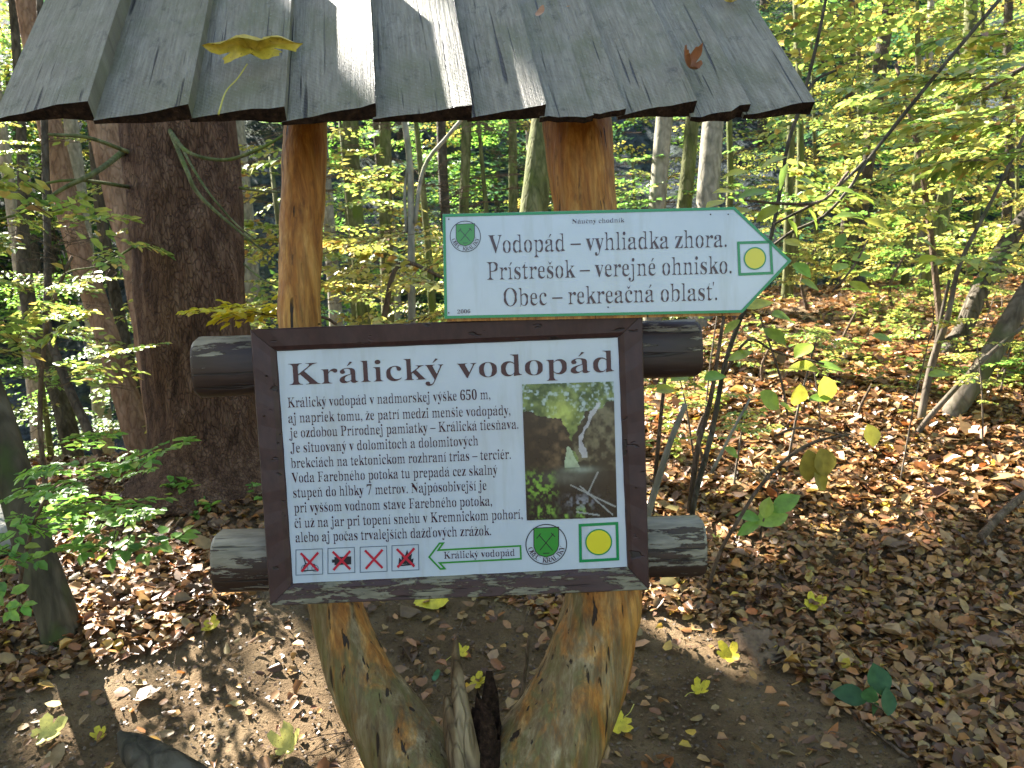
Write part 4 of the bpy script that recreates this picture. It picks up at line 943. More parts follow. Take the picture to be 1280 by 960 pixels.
# -- board plane
OUT = {'TL': (312, 412, 1.715), 'TR': (803, 393, 1.725), 'BR': (812, 738, 1.783), 'BL': (337, 758, 1.773)}
c4 = {k_: np.array(P(*v_)) for k_, v_ in OUT.items()}
BO = sum(c4.values())/4; BU = (c4['TR']-c4['TL'])+(c4['BR']-c4['BL']); BU /= np.linalg.norm(BU)
BV = (c4['TL']-c4['BL'])+(c4['TR']-c4['BR']); BV -= BU*BV.dot(BU); BV /= np.linalg.norm(BV); BN = np.cross(BU, BV)
class Plane:
    def __init__(s, o, u, v, n): s.o, s.u, s.v, s.n = o, u, v, n
    def at(s, px, py, offn=0.0):
        d = np.array(ray(px, py)); e = np.array(EYE); o = s.o+s.n*offn
        return e+d*((o-e).dot(s.n)/d.dot(s.n))
    def uv(s, px, py): p = s.at(px, py)-s.o; return np.array([p.dot(s.u), p.dot(s.v)])
    def w(s, u, v, offn=0.0): return s.o+s.u*u+s.v*v+s.n*offn
BP = Plane(BO, BU, BV, BN)
# -- crossbars (parts of the shelter)
def crossbar(l, r, rad_l, rad_r, mat, label):
    a_ = BP.at(*l, -.085); b_ = BP.at(*r, -.085); d_ = b_-a_; L = np.linalg.norm(d_); d_ /= L
    vv = np.cross(BN, d_); seg = 22; V = []; st = 26
    for i in range(st+1):
        t = i/st; bev = .9 if i in (0, st) else 1
        if i == 1: t = .008
        if i == st-1: t = .992
        r0 = (rad_l*(1-t)+rad_r*t)*bev
        for j in range(seg):
            th = j/seg*2*math.pi; ce, se = math.cos(th), math.sin(th)
            k_ = 1+.05*(float(vnoise(t*9+ce, se*2+3, 8))-.5)*2
            x_ = np.sign(ce)*abs(ce)**.8*r0*.85*k_; y_ = np.sign(se)*abs(se)**.75*r0*k_
            V.append(a_+d_*L*t+BN*x_+vv*y_)
    Fs = [(i*seg+j, i*seg+(j+1) % seg, (i+1)*seg+(j+1) % seg, (i+1)*seg+j) for i in range(st) for j in range(seg)]
    Fs += [tuple(range(seg-1, -1, -1)), tuple(st*seg+j for j in range(seg))]
    o = mesh('crossbar', V, Fs, mat, SH, True); o['label'] = label
    m_ = o.modifiers.new('e', 'EDGE_SPLIT'); m_.split_angle = math.radians(50)
k_ = 1.86/F
crossbar((249, 459), (872, 436), 37*k_, 35*k_, M['rail'], 'upper dark painted half-round crossbar, more than half hidden by the frame')
crossbar((273, 701), (877, 683), 38*k_, 37*k_, M['rail2'], 'lower crossbar with most of its paint peeled off')

# -- roof
eL = np.array(P(-6, 152, 1.52)); eR = np.array(P(1004, 146, 1.76)); eR[2] = eR[2]
U = eR-eL; Lr = np.linalg.norm(U); U /= Lr
H = np.cross(np.array([0, 0, 1.]), U); H /= np.linalg.norm(H); sl = math.radians(45); SD = H*math.cos(sl)+np.array([0, 0, 1.])*math.sin(sl); SD -= U*SD.dot(U); SD /= np.linalg.norm(SD); RN = np.cross(U, SD)
def eave_t(px, py=143):
    d_ = np.array(ray(px, py)); e_ = np.array(EYE)        # intersect with the roof plane, take u
    p = e_+d_*((eL-e_).dot(RN)/d_.dot(RN)); return (p-eL).dot(U)
LEN = .62
roofp = Plane(eL, U, SD, RN)
def plank(u0, u1, s0, liftr, liftl, thr, thl, parent, cornice=0.0, chip=None, back=False, wid_top=1.0):
    U_, S_, N_ = (U, SD, RN) if not back else (U, SDB, RNB)
    o_ = eL if not back else eLB
    NU, NV_ = 6, 16; V = []; uv = []; top = []; bot = []
    for j in range(NV_+1):
        t = j/NV_
        for i in range(NU+1):
            a_ = i/NU; u = u0+(u1-u0)*a_; 
            s = s0+(LEN-s0)*t+(cornice*a_ if j == 0 else 0)
            if j == 0: s += random.uniform(-.004, .004)
            if chip and j == 0 and abs(a_-chip[0]) < chip[1]: s += chip[2]
            lf = liftl+(liftr-liftl)*a_+.003*math.sin(a_*3.1+u0*20)+.002*math.sin(t*5+u0*9)
            V.append(o_+U_*u+S_*s+N_*lf); uv.append((u, s))
    nt = len(V)
    for j in range(NV_+1):
        t = j/NV_
        for i in range(NU+1):
            a_ = i/NU; k2 = j*(NU+1)+i; V.append(V[k2]-N_*(thl+(thr-thl)*a_)); uv.append(uv[k2])
    Fs = []; mi = []
    w_ = NU+1
    for j in range(NV_):
        for i in range(NU):
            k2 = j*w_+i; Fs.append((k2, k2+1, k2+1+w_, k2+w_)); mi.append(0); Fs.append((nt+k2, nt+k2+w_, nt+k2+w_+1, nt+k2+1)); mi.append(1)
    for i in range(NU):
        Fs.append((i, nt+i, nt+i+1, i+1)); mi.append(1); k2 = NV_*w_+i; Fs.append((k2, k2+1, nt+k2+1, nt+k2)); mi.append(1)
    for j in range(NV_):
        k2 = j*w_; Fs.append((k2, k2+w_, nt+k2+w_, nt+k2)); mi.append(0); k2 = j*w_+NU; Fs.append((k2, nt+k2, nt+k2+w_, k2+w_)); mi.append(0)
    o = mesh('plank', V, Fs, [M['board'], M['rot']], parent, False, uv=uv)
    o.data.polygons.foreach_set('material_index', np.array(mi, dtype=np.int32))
    return o
rc = eL+U*Lr/2+SD*LEN
roof = bpy.data.objects.new('roof', None); COL.objects.link(roof); roof.parent = SH; roof.location = tuple(rc-np.array(SH.location)); roof.empty_display_size = .1
PK = [(-6, 118, 152, 130, 0.0411, .000, 0.0432, .006, None),
      (120, 239, 148, 150, 0.0317, .002, 0.0346, .008, None),
      (238, 356, 150, 155, 0.0317, .000, 0.0367, .008, None),
      (352, 468, 146, 150, 0.0349, .000, 0.0346, .008, (1, .1, .006)),
      (466, 586, 140, 150, 0.0364, .000, 0.0367, .007, None),
      (583, 677, 145, 152, 0.0285, .000, 0.0324, .008, None),
      (673, 738, 145, 150, 0.0095, .002, 0.0151, .012, None),
      (733, 778, 145, 150, 0.0158, .006, 0.0151, .012, (.1, .2, .008)),
      (772, 864, 145, 150, 0.0349, .002, 0.0389, .008, None),
      (861, 930, 150, 150, 0.0317, .002, 0.0346, .010, (.95, .12, .01)),
      (926, 1006, 148, 150, 0.0349, .010, 0.0324, .010, (.8, .15, .006))]
for (x0, x1, _, _, lr, ll, tr_, tl_, chip) in PK:
    u0 = eave_t(x0); u1 = eave_t(x1)
    plank(u0, u1+.004, random.uniform(-.007, .009), lr, ll, tr_, tl_, roof, 0, chip)
# back slope (out of the photograph's sight but really there)
SDB = -H*math.cos(sl)+np.array([0, 0, 1.])*math.sin(sl); RNB = np.cross(-U, SDB); RNB = RNB if RNB[2] > 0 else -RNB
LB = .30; eLB = eL+SD*LEN-SDB*LB
n_b = 9
for i in range(n_b):
    u0 = Lr*i/n_b; V, Fs = box_pts(eLB+U*(u0+.002), U*(Lr/n_b-.004), SDB*(LB-.02), RNB*.018); mesh('plank', V, Fs, M['board'], roof, uv=[(float((v-eLB).dot(U)), float((v-eLB).dot(SDB))) for v in V])
# battens under the planks and ridge beam
for s, dz in ((.09, -.042), (.40, -.042)):
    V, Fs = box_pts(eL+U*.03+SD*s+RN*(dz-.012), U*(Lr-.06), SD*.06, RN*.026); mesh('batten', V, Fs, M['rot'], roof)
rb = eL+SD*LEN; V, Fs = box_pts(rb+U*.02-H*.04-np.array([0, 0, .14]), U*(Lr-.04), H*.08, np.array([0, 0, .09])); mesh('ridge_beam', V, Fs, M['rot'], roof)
# woodworm-light scars on the plank ends
for px, py, w_, h_ in ((575, 129, 20, 8), (750, 144, 26, 9), (205, 132, 30, 6)):
    c_ = np.array(P(px, py, roofp.at(px, py).dot(np.array([0, 1, 0]))*1.0-.006)); V, Fs = tube([c_-U*w_*.0008, c_+[0, 0, .001], c_+U*w_*.0008], [.002, h_*.0009, .002], 7, 4, .5, 2)
    mesh('torn_wood', V, Fs, M['limestone'] if px != 205 else M['rot'], roof)

# ------------------------------------------------------------------ text
def glyph_map(ch):
    if 'A' <= ch <= 'Z': return chr(0x1d400+ord(ch)-65)
    if 'a' <= ch <= 'z': return chr(0x1d41a+ord(ch)-97)
    if '0' <= ch <= '9': return chr(0x1d7ce+ord(ch)-48)
    return ch
DEC = {'á': 'a/', 'é': 'e/', 'í': 'i/', 'ý': 'y/', 'Á': 'A/', 'ĺ': 'l/', 'č': 'cv', 'š': 'sv', 'ž': 'zv', 'ň': 'nv', 'ř': 'rv', 'ô': 'o^', 'ď': "d'", 'ť': "t'", 'ľ': "l'", 'ú': 'u/'}
dg = bpy.context.evaluated_depsgraph_get()
GL = {}
def raw(s):
    c_ = bpy.data.curves.new('tmp', 'FONT'); c_.body = s; o_ = bpy.data.objects.new('tmp', c_); COL.objects.link(o_); bpy.context.view_layer.update()
    d_ = bpy.context.evaluated_depsgraph_get(); cu = o_.evaluated_get(d_).to_curve(d_)
    out = [[(tuple(p.co[:2]), tuple(p.handle_left[:2]), tuple(p.handle_right[:2])) for p in sp.bezier_points] for sp in cu.splines if sp.type == 'BEZIER']
    o_.evaluated_get(d_).to_curve_clear(); bpy.data.objects.remove(o_); bpy.data.curves.remove(c_)
    return out
def mx(sp): return max((max(p[0][0], p[1][0], p[2][0]) for s in sp for p in s), default=0)
I_ = glyph_map('I')
IW = None
def glyph(ch):
    global IW
    if ch in GL: return GL[ch]
    if IW is None: IW = mx(raw(I_))
    if ch == ' ': GL[ch] = ([], .25); return GL[ch]
    if ch in DEC:
        b_, ac = DEC[ch]; sp, adv = glyph(b_); sp = [list(s) for s in sp]
        if b_ == 'i': sp.sort(key=lambda s: np.mean([p[0][1] for p in s])); sp = sp[:-1]
        xs_ = [p[0][0] for s in sp for p in s]; ysx = [p[0][1] for s in sp for p in s]; cx = (min(xs_)+max(xs_))/2; ty = max(ysx)
        def poly(pts): return [((x_, y_), (x_, y_), (x_, y_)) for x_, y_ in pts]
        y0 = ty+.045
        if ac == '/': sp.append(poly([(cx-.045, y0), (cx+.04, y0+.155), (cx+.115, y0+.125), (cx-.02, y0)]))
        if ac == 'v': sp.append(poly([(cx-.11, y0+.13), (cx-.085, y0+.13), (cx, y0+.06), (cx+.085, y0+.13), (cx+.11, y0+.13), (cx+.02, y0), (cx-.02, y0)]))
        if ac == '^': sp.append(poly([(cx-.11, y0), (cx-.02, y0+.13), (cx+.02, y0+.13), (cx+.11, y0), (cx+.085, y0), (cx, y0+.07), (cx-.085, y0)]))
        if ac == "'":
            x0 = max(xs_)+.01; adv += .10 if b_ != 't' else .06; t_ = .70; sp.append(poly([(x0+.01, t_), (x0+.08, t_), (x0+.035, t_-.17), (x0+.01, t_-.17)]))
        GL[ch] = (sp, adv); return GL[ch]
    g_ = glyph_map(ch); sp = raw(g_); adv = mx(raw(g_+I_))-IW
    GL[ch] = (sp, adv); return GL[ch]
def spl_area(s):
    a_ = 0
    for i in range(len(s)): x0, y0 = s[i-1][0]; x1, y1 = s[i][0]; a_ += x0*y1-x1*y0
    return a_
CAPH = .0
GMC = {}
def text_mesh(s, thin):
    """-> verts (N,2), faces in glyph units; glyph meshes are cached"""
    V = []; Fs = []; x = 0.0; n = 0
    for ch in s:
        if ch != ' ':
            if (ch, thin) not in GMC: GMC[(ch, thin)] = glyph_mesh(ch, thin)
            v, f = GMC[(ch, thin)]; V.append(v+np.array([x, 0])); Fs += [tuple(i+n for i in q2) for q2 in f]; n += len(v)
        x += glyph(ch)[1]
    return np.concatenate(V), Fs
def glyph_mesh(s, thin):
    global CAPH
    if not CAPH: CAPH = max(p[0][1] for q2 in glyph('I')[0] for p in q2)
    cu = bpy.data.curves.new('tmp', 'CURVE'); cu.dimensions = '2D'; cu.fill_mode = 'BOTH'; cu.resolution_u = 3; cu.offset = -.006; x = 0.0
    for ch in s:
        sp, adv = glyph(ch)
        if ch not in ' ' and sp:
            outer = max(sp, key=lambda q2: abs(spl_area(q2))); sg = 1 if spl_area(outer) > 0 else -1
            if ch in DEC: accs = sp[-1]
            for q2 in sp:
                n_ = len(q2); ns = cu.splines.new('BEZIER'); ns.bezier_points.add(n_-1); ns.use_cyclic_u = True
                isacc = ch in DEC and q2 is sp[-1]
                for i, (co, hl, hr) in enumerate(q2):
                    pv = q2[i-1]; nx_ = q2[(i+1) % n_]; dx = 0
                    for a_, b_, ch_ in ((pv[0], co, hl), (co, nx_[0], hr)):
                        ex, ey = b_[0]-a_[0], b_[1]-a_[1]; hx, hy = ch_[0]-co[0], ch_[1]-co[1]
                        straight = abs(ex) < .03*abs(ey) and abs(ey) > .12
                        bowl = abs(hx) < .12*abs(hy) and abs(hy) > .045 and abs(ey) > .08
                        if straight or bowl: dx = -thin*(1 if ey > 0 else -1)*sg
                    if isacc or not ch.isalpha() or (DEC.get(ch, ch)[0] in 'vwxyzsVWXYZAS'): dx = 0
                    bp = ns.bezier_points[i]; bp.handle_left_type = bp.handle_right_type = 'FREE'
                    bp.co = (co[0]+dx+x, co[1], 0); bp.handle_left = (hl[0]+dx+x, hl[1], 0); bp.handle_right = (hr[0]+dx+x, hr[1], 0)
        x += adv
    o_ = bpy.data.objects.new('tmp', cu); COL.objects.link(o_); bpy.context.view_layer.update(); d_ = bpy.context.evaluated_depsgraph_get()
    me = bpy.data.meshes.new_from_object(o_.evaluated_get(d_)); V = np.array([v.co[:2] for v in me.vertices]); Fs = [tuple(p.vertices) for p in me.polygons]
    bpy.data.objects.remove(o_); bpy.data.curves.remove(cu); bpy.data.meshes.remove(me)
    return V, Fs
def text_on(pl, s, a_, b_, cap_px, parent, name='text_line', thin=.018, offn=.0012, mat=None):
    V, Fs = text_mesh(s, thin); x0, x1 = V[:, 0].min(), V[:, 0].max()
    p0 = pl.uv(*a_); p1 = pl.uv(*b_); e1 = p1-p0; W_ = np.linalg.norm(e1); e1 /= W_; e2 = np.array([-e1[1], e1[0]])
    cp = pl.uv(a_[0], a_[1]-cap_px)-p0; ch = cp.dot(e2)/CAPH
    W3 = [pl.w(*(p0+e1*(x_-x0)*W_/(x1-x0)+e2*y_*ch), offn) for x_, y_ in V]
    nrm = np.cross(np.array(W3[Fs[0][1]])-W3[Fs[0][0]], np.array(W3[Fs[0][2]])-W3[Fs[0][1]])
    if nrm.dot(pl.n) < 0: Fs = [f[::-1] for f in Fs]
    o_ = mesh(name, W3, Fs, mat or M['ink'], parent)
    return o_
def flat(pl, pts, mat, parent, name, offn=.001):
    W3 = [pl.at(a_, b_, offn) for a_, b_ in pts]; return mesh(name, W3, [tuple(range(len(W3)))], mat, parent)
def ring(pl, c, r0, r1, mat, parent, name, offn=.001, n=40, sq=False, asp=1.0):
    cc = pl.uv(*c); s = np.linalg.norm(pl.uv(c[0]+10, c[1])-cc)/10; V = []; Fs = []
    for i in range(n):
        t = i/n*2*math.pi
        for r in (r0, r1): V.append(pl.w(cc[0]+math.cos(t)*r*s, cc[1]+math.sin(t)*r*s*asp, offn))
    for i in range(n): j = (i+1) % n; Fs.append((2*i, 2*i+1, 2*j+1, 2*j))
    return mesh(name, V, Fs, mat, parent)
def disc(pl, c, r, mat, parent, name, offn=.001, n=40):
    cc = pl.uv(*c); s = np.linalg.norm(pl.uv(c[0]+10, c[1])-cc)/10
    return mesh(name, [pl.w(cc[0]+math.cos(i/n*6.28318)*r*s, cc[1]+math.sin(i/n*6.28318)*r*s, offn) for i in range(n)], [tuple(range(n))], mat, parent)
def band(pl, pts, w, mat, parent, name, offn=.001, closed=True):
    """outline stroke of width w px"""
    uvp = [pl.uv(*p) for p in pts]; s = np.linalg.norm(pl.uv(pts[0][0]+10, pts[0][1])-uvp[0])/10*w; n = len(uvp); V = []; Fs = []
    for i in range(n):
        a_ = uvp[i-1] if (closed or i > 0) else None; b_ = uvp[(i+1) % n] if (closed or i < n-1) else None; p = uvp[i]
        d1 = (p-a_) if a_ is not None else (b_-p); d2 = (b_-p) if b_ is not None else (p-a_)
        d1 = d1/np.linalg.norm(d1); d2 = d2/np.linalg.norm(d2); n1 = np.array([-d1[1], d1[0]]); n2 = np.array([-d2[1], d2[0]]); m_ = n1+n2; m_ = m_/max(.3, m_.dot(n1))
        V += [pl.w(*(p+m_*s/2), offn), pl.w(*(p-m_*s/2), offn)]
    for i in range(n if closed else n-1): j = (i+1) % n; Fs.append((2*i, 2*i+1, 2*j+1, 2*j))
    return mesh(name, V, Fs, mat, parent)
def emblem(pl, c, r, parent):
    """round village emblem: circle, green shield with crossed tools, lettering round the foot"""
    e = ring(pl, c, r*.955, r, M['black_p'], parent, 'emblem', .0011)
    k_ = r/26.0; cx, cy = c; ti = -.045
    def q3(x_, y_): return (cx+x_*k_-y_*k_*ti*-1*0, cy+y_*k_+x_*k_*ti)
    sh = [(-15.5, -21), (15.5, -21), (15.5, 2), (13.5, 8), (9, 13), (0, 16), (-9, 13), (-13.5, 8), (-15.5, 2)]
    flat(pl, [q3(*p) for p in sh], M['sgreen'], parent, 'emblem_shield', .0011)
    band(pl, [q3(*p) for p in sh], 1.0*k_, M['black_p'], parent, 'emblem_outline', .0013)
    for ln in ([(-9, -12), (8, 8)], [(9, -13), (-8, 7)], [(-12, -8), (-7, -14)], [(6, -14), (11, -9)], [(-4, 11), (4, 11)]):
        band(pl, [q3(*p) for p in ln], 1.1*k_, M['black_p'], parent, 'emblem_mark', .0014, False)
    s_ = 'OBEC KRÁLIKY'; n = len(s_); A = []; FF = []
    cc = pl.uv(*c); sc = np.linalg.norm(pl.uv(c[0]+10, c[1])-cc)/10; rb = (r-2.6*k_)*sc; h = 6.3*k_*sc/CAPH
    nV = 0
    for i, ch in enumerate(s_):
        if ch == ' ': continue
        th = math.radians(197+i*(146/(n-1))); V, Fs = text_mesh(ch, .02); w_ = (V[:, 0].min()+V[:, 0].max())/2
        er = np.array([math.cos(th), math.sin(th)]); et = np.array([-er[1], er[0]])
        for x_, y_ in V: p = cc+er*rb+et*(x_-w_)*h*.95-er*y_*h; A.append(pl.w(*p, .0012))
        FF += [tuple(j+nV for j in f[::-1]) for f in Fs]; nV += len(V)
    mesh('emblem_lettering', A, FF, M['ink'], parent)
exec_time('shelter')

# ================================================================== INFORMATION BOARD
IB = empty('information_board', BP.w(0, -.25, 0), 'white information panel with waterfall photo in a dark brown wooden frame', 'information board')
oc = [(312, 412), (803, 393), (812, 738), (337, 758)]; ic = [(347, 441), (771, 424), (783, 708), (367, 729)]
for k2, lab in enumerate((None, None, 'bottom frame member with paint flaking off grey wood', None)):
    a_, b_ = oc[k2], oc[(k2+1) % 4]; c_, d_ = ic[(k2+1) % 4], ic[k2]
    A3 = [BP.at(*a_, .014), BP.at(*b_, .014)]; I3 = [BP.at(*c_, .008), BP.at(*d_, .008)]
    e = A3[1]-A3[0]; e /= np.linalg.norm(e)
    A3[0] = A3[0]+e*.0006; A3[1] = A3[1]-e*.0006; I3[0] = I3[0]-e*.0006; I3[1] = I3[1]+e*.0006
    # profile: outer arris, front, inner bevel, back
    def lerp(p, q_, t): return p+(q_-p)*t
    o0, o1, i1, i0 = A3[0], A3[1], I3[0], I3[1]
    rows = []
    for (t, dz) in ((0, -.045), (0, -.004), (.05, 0), (.72, 0), (.90, -.004), (.97, -.012), (1, -.012), (1, -.045)):
        rows.append([lerp(o0, i0, t)+BN*dz, lerp(o1, i1, t)+BN*dz])
    nseg = 24; V = []
    for r0 in rows:
        for i in range(nseg+1):
            V.append(r0[0]+(r0[1]-r0[0])*i/nseg+BN*.0008*math.sin(i*1.7+k2))
    w_ = nseg+1; Fs = [(j*w_+i, j*w_+i+1, (j+1)*w_+i+1, (j+1)*w_+i)[::-1] for j in range(len(rows)-1) for i in range(nseg)]
    j = len(rows)-1; Fs += [(j*w_+i, j*w_+i+1, i+1, i)[::-1] for i in range(nseg)]
    Fs += [tuple(j2*w_ for j2 in range(len(rows))), tuple(j2*w_+nseg for j2 in range(len(rows)))[::-1]]
    o = mesh('frame_member', V, Fs, M['frame_low'] if k2 == 2 else M['frame'], IB)
    if lab: o['label'] = lab
pc = [(343, 437), (774, 420), (786, 712), (363, 733)]
V, Fs = prism([BP.at(*p, 0) for p in pc[::-1]], BN, .004)
PN = mesh('panel', V, Fs, M['white'], IB)
text_on(BP, 'Králický', (362, 481.5), (555, 473.4), 27, PN, 'title_word', .014)
text_on(BP, 'vodopád', (572, 472.7), (767.5, 464.5), 27, PN, 'title_word', .014)
TL_ = [('Králický vodopád v nadmorskej výške 650 m,', (360, 509.5), (613, 498.8)), ('aj napriek tomu, že patrí medzi menšie vodopády,', (360.8, 528.6), (638, 518.5)),
       ('je ozdobou Prírodnej pamiatky – Králická tiesňava.', (361.8, 547.3), (648, 535.8)), ('Je situovaný v dolomitoch a dolomitových', (363.4, 566), (598, 556.6)),
       ('brekciách na tektonickom rozhraní trias – terciér.', (364, 585), (638.6, 573.5)), ('Voda Farebného potoka tu prepadá cez skalný', (365, 603.4), (622, 593)),
       ('stupeň do hĺbky 7 metrov. Najpôsobivejší je', (367, 622), (608.4, 612.4)), ('pri vyššom vodnom stave Farebného potoka,', (368, 640.8), (615, 631.8)),
       ('či už na jar pri topení snehu v Kremnickom pohorí,', (368.7, 659.8), (653.3, 648.3)), ('alebo aj počas trvalejších dažďových zrážok.', (369.8, 677.8), (614, 668.8))]
for s, a_, b_ in TL_: text_on(BP, s, a_, b_, 12.6, PN, thin=.032)
# waterfall photograph: a flat print, painted as a fine mosaic
qc = [(652.5, 480.5), (767, 476.7), (771.5, 646.5), (658.5, 650.6)]; NXp, NYp = 110, 160
gx = (np.arange(NXp)+.5)/NXp; gy = (np.arange(NYp)+.5)/NYp; PX, PY = np.meshgrid(gx, gy)
def mixc(a_, b_, t): t = np.clip(t, 0, 1)[..., None]; return a_*(1-t)+b_*t
N1 = fbm(PX*14, PY*20, 4, 1); N2 = fbm(PX*30+5, PY*40, 3, 2); N3 = fbm(PX*5, PY*7, 3, 3)
im = np.zeros((NYp, NXp, 3))+np.array([.05, .09, .03])
im = mixc(im, np.array([.22, .28, .09]), (N1-.35)*3); im = mixc(im, np.array([.35, .42, .42]), (N2-.5)*6*(PY < .3))
lit = np.exp(-(((PX-.42)/.16)**2+((PY-.24)/.12)**2)); im = mixc(im, np.array([.45, .5, .12]), lit*(N1*2))
lb = (np.abs((PX-.12)/.37)**2+np.abs((PY-.47)/.25)**2.2 + (N3-.5)*1.0+(N1-.45)*.5) < 1; rk = mixc(np.zeros_like(im)+np.array([.022, .018, .014]), np.array([.14, .09, .05]), (N1-.4)*3*(PX*3))
im = np.where(lb[..., None], rk, im)
rb_ = (np.abs((PX-.92)/.36)**2+np.abs((PY-.48)/.32)**2+(N3-.5)*1.0+(N1-.45)*.5) < 1; rk2 = mixc(np.zeros_like(im)+np.array([.03, .028, .02]), np.array([.17, .15, .09]), (N1-.4)*4); im = np.where(rb_[..., None], rk2, im)
ed = np.abs(PX-(.66+.9*np.clip(.38-PY, 0, 1)**1.2+(N3-.5)*.15)) < .014+.05*np.clip(N1-.3, 0, 1); im = mixc(im, np.array([.5, .48, .5]), (ed & (PY > .15) & (PY < .55))*.8)
im = mixc(im, np.array([.02, .018, .015]), ((PY-.60)/.06))
wf = np.abs(PX-.49-(PY-.5)*.2) < .012+.5*np.clip(PY-.46, 0, .14)+(N2-.5)*.03; im = mixc(im, np.array([.40, .46, .30]), (wf & (PY > .46) & (PY < .62))*.95)
im = mixc(im, np.array([.30, .34, .27]), np.exp(-(((PX-.6)/.16)**2+((PY-.64)/.025)**2))); im = mixc(im, np.array([.10, .10, .08]), np.exp(-(((PX-.45)/.3)**2+((PY-.69)/.05)**2)))
for cx_, cy_, rx_, ry_ in ((.13, .74, .18, .10), (.2, .94, .13, .05), (.62, .95, .08, .05), (.3, .79, .05, .03), (.42, .98, .04, .02)):
    im = mixc(im, np.array([.20, .36, .05]), np.exp(-(((PX-cx_)/rx_)**4+((PY-cy_)/ry_)**4))*np.clip((N2-.38)*5, 0, 1))
im = mixc(im, np.array([.22, .22, .25]), np.exp(-(((PX-.6)/.16)**2+((PY-.88)/.06)**2))*np.clip((N2-.4)*5, 0, 1))
for (x0, y0, x1, y1) in ((.5, .75, .98, .92), (.68, .82, .80, .66), (.55, .95, .8, .98), (.6, .76, .95, .98)):
    t = np.clip(((PX-x0)*(x1-x0)+(PY-y0)*(y1-y0))/((x1-x0)**2+(y1-y0)**2), 0, 1); dd = np.hypot(PX-x0-t*(x1-x0), (PY-y0-t*(y1-y0))*1.4); im = mixc(im, np.array([.33, .33, .32]), (dd < .009)*.8)
im = im*(.62+.5*N2[..., None])
A_, B_, C_, D_ = [BP.at(*p, .0012) for p in qc]
ex = np.linspace(0, 1, NXp+1); ey = np.linspace(0, 1, NYp+1); EX, EY = np.meshgrid(ex, ey); EX = EX[..., None]; EY = EY[..., None]
VP = ((A_*(1-EX)+B_*EX)*(1-EY)+(D_*(1-EX)+C_*EX)*EY).reshape(-1, 3)
I, J = np.meshgrid(np.arange(NXp), np.arange(NYp)); k3 = (J*(NXp+1)+I).ravel()
me = fastmesh('photo_print', VP-off(PN), np.column_stack([k3, k3+NXp+1, k3+NXp+2, k3+1]), im.reshape(-1, 3)); o = link('photo_print', me, M['photo'], PN); o['label'] = 'printed photograph of a waterfall between boulders'
# four prohibition pictograms
def para(x0, y0, w_, h_): return [(x0, y0), (x0, y0+h_), (x0+w_+.6, y0+h_-1.4), (x0+w_, y0-1.4)]
for i, (x0, y0) in enumerate(((370, 687.3), (410, 685.4), (450.3, 683.8), (490, 682))):
    q4 = para(x0, y0, 33, 31.5); band(BP, q4, 1.0, M['grey_p'], PN, 'pictogram_border', .0011)
    cx, cy = x0+17, y0+15
    if i == 0:
        for lx, ly, r_ in ((-6, 8, 4.5), (7, 8, 4.5)): ring(BP, (cx+lx, cy+ly), r_-.8, r_, M['grey_p'], PN, 'pictogram_figure', .0012, 18)
        for ln in ([(-8, -8), (-5, 2), (-8, 8)], [(-5, 2), (6, 3), (8, 8)], [(-10, -9), (-5, -6)], [(-9, 11), (9, 10)]): band(BP, [(cx+a_, cy+b_) for a_, b_ in ln], 1.3, M['black_p'], PN, 'pictogram_figure', .0013, False)
    if i == 1:
        flat(BP, [(cx-9, cy-4), (cx-9, cy+6), (cx+12, cy+5), (cx+12, cy-5)], M['black_p'], PN, 'pictogram_figure', .0012); flat(BP, [(cx-12, cy-1), (cx-12, cy+3), (cx-9, cy+3), (cx-9, cy-1)], M['black_p'], PN, 'pictogram_figure', .0012)
    if i == 2:
        band(BP, [(cx-8, cy-7), (cx-4, cy-2), (cx+2, cy+1), (cx+8, cy+8)], .9, M['grey_p'], PN, 'pictogram_figure', .0012, False)
    if i == 3:
        fl = [(-9, 8), (-8, 0), (-5, 3), (-5, -6), (-1, -2), (2, -10), (4, -2), (8, -5), (7, 2), (10, 1), (9, 8)]; flat(BP, [(cx+a_, cy+b_) for a_, b_ in fl[::-1]], M['black_p'], PN, 'pictogram_figure', .0012)
        band(BP, [(cx-10, cy+10), (cx+11, cy+8)], 2, M['black_p'], PN, 'pictogram_figure', .0013, False)
    for ln in ([(-11, -11), (11, 11)], [(11, -12), (-10, 12)]): band(BP, [(cx+a_, cy+b_) for a_, b_ in ln], 3.0, M['red_p'], PN, 'red_cross', .0015+.0002*(ln[0][0] > 0), False)
# green outline arrow
band(BP, [(536.5, 696.2), (549.5, 679), (554, 678.8), (547.8, 687.5), (650.5, 682.2), (651.2, 698.3), (549.5, 703.5), (556, 710.6), (550.5, 711)], 2.2, M['sgreen'], PN, 'green_arrow', .0011)
text_on(BP, 'Králický vodopád', (555, 698.4), (643.6, 694.6), 8.8, PN, thin=.03)
emblem(BP, (682.8, 680.3), 26, PN)
def trailmark(pl, c4_, cc, r, w_, parent):
    band(pl, c4_, w_, M['green'], parent, 'trail_mark_border', .0011); disc(pl, cc, r, M['yellow'], parent, 'trail_mark_dot', .0012); ring(pl, cc, r-.4, r+1.2, M['green'], parent, 'trail_mark_ring', .0013)
trailmark(BP, [(725, 656.5), (725.8, 701.2), (772.3, 698.6), (771, 654)], (748.3, 677.5), 15.6, 3.6, PN)
for px, py in ((399, 405), (333, 470), (795, 610), (330, 520)):
    V, Fs = tube([BP.at(px-1.6, py, .0150), BP.at(px, py, .0158), BP.at(px+1.6, py, .0150)], [.001, .0018, .001], 6, 3); mesh('nail_head', V, Fs, M['rot'], IB)

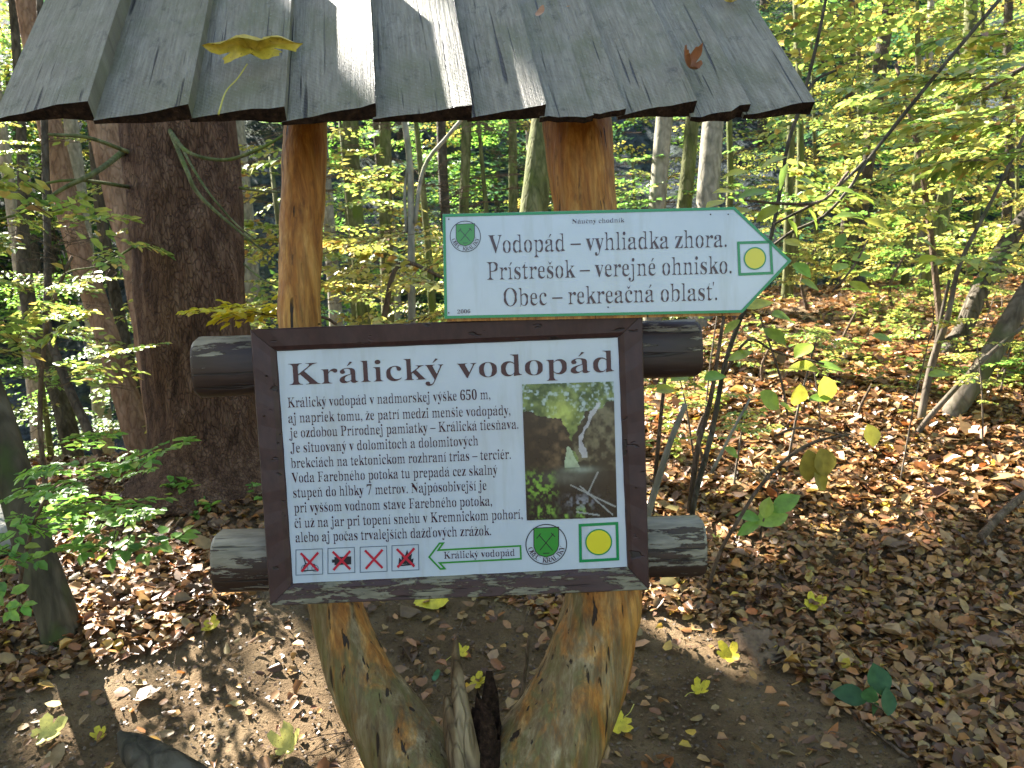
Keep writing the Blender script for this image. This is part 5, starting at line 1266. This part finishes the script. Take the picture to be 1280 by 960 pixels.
# ================================================================== ARROW SIGN
PL2 = Plane(BO+BN*.026, BU, BV, BN)
AS = empty('arrow_sign', PL2.at(740, 398), 'white arrow-shaped trail sign with green edge pointing right above the information board', 'sign')
ac_ = [(553, 267.5), (555.5, 398.5), (928, 391), (989.5, 326), (918, 258.5)]
V, Fs = prism([PL2.at(*p, 0) for p in ac_], BN, .003); PB = mesh('sign_plate', V, Fs, M['white'], AS)
inner = [(555, 269.6), (557.5, 396.6), (927, 389.2), (986.5, 326), (917.3, 260.6)]
band(PL2, [(555, 269.5), (557.4, 396.6), (927.2, 389.2), (986.8, 326), (917.4, 260.4)], 3.6, M['green'], PB, 'green_border', .0011)
wb = [(557, 278), (559, 402), (924, 394.5), (958, 352), (922, 270)]
V, Fs = prism([PL2.at(*p, -.0035) for p in wb], BN, .020); mesh('backing_board', V, Fs, M['post'], AS)
for s, a_, b_, cp, nm in (('Náučný chodník', (715, 279.6), (780.7, 277.8), 5.6, 'text_line'), ('Vodopád – vyhliadka zhora.', (611, 316.5), (908.3, 308.8), 22.5, 'text_line'),
                      ('Prístrešok – verejné ohnisko.', (609, 350), (914.4, 341.8), 22.5, 'text_line'), ('Obec – rekreačná oblasť.', (630, 382.8), (896.4, 375.2), 22.5, 'text_line'), ('2006', (571.8, 392), (588, 391.4), 4.8, 'text_line')):
    text_on(PL2, s, a_, b_, cp, PB, nm, thin=.040 if cp > 10 else .03)
emblem(PL2, (581.7, 295.6), 19.4, PB)
trailmark(PL2, [(922.8, 303.6), (924.5, 343), (965, 341.2), (962.8, 302.4)], (943.5, 323), 12.8, 3.4, PB)
for px, py in ((561, 274), (561, 391), (640, 264), (888, 268), (910, 268), (760, 384)):
    disc(PL2, (px, py), .9, M['rot'], PB, 'screw_head', .0016, 10)

# ================================================================== leaves on the roof
def on_roof(px, py, lift): return Vector(roofp.at(px, py, .03+lift))
lf = maple(on_roof(318, 70, .018), RN+np.array([.0, -.35, .0]), math.radians(93), .105, .5, (.50, .36, .04), 0, label='large yellow curled leaf with long stalk lying on the left part of the roof', seed=31, sx=.62, sy=1.15, over=.16)
v_, f_ = tube([on_roof(309, 80, .02), on_roof(297, 98, .012), on_roof(282, 115, .004), on_roof(273, 143, -.002)], [.0014, .0014, .0015, .002], 6, 5); mesh('petiole', v_, f_, M['petiole'], lf, True)
maple(on_roof(862, 84, .012), RN+np.array([.3, -.3, 0]), 2.2, .034, 1.9, (.26, .09, .03), 0, label='crumpled rust-brown leaf on the right part of the roof', seed=32, mat=M['litter'])
maple(on_roof(675, 16, .004), RN+np.array([-.2, -.2, 0]), 1.2, .022, .7, (.42, .21, .11), 0, label='small pale orange leaf near the top middle of the roof', seed=33, mat=M['litter'], lobes=0)
maple(on_roof(912, 2, .006), RN, .4, .03, 1.2, (.50, .34, .05), 0, label='yellow leaf at the top right of the roof', seed=34)
exec_time('done')
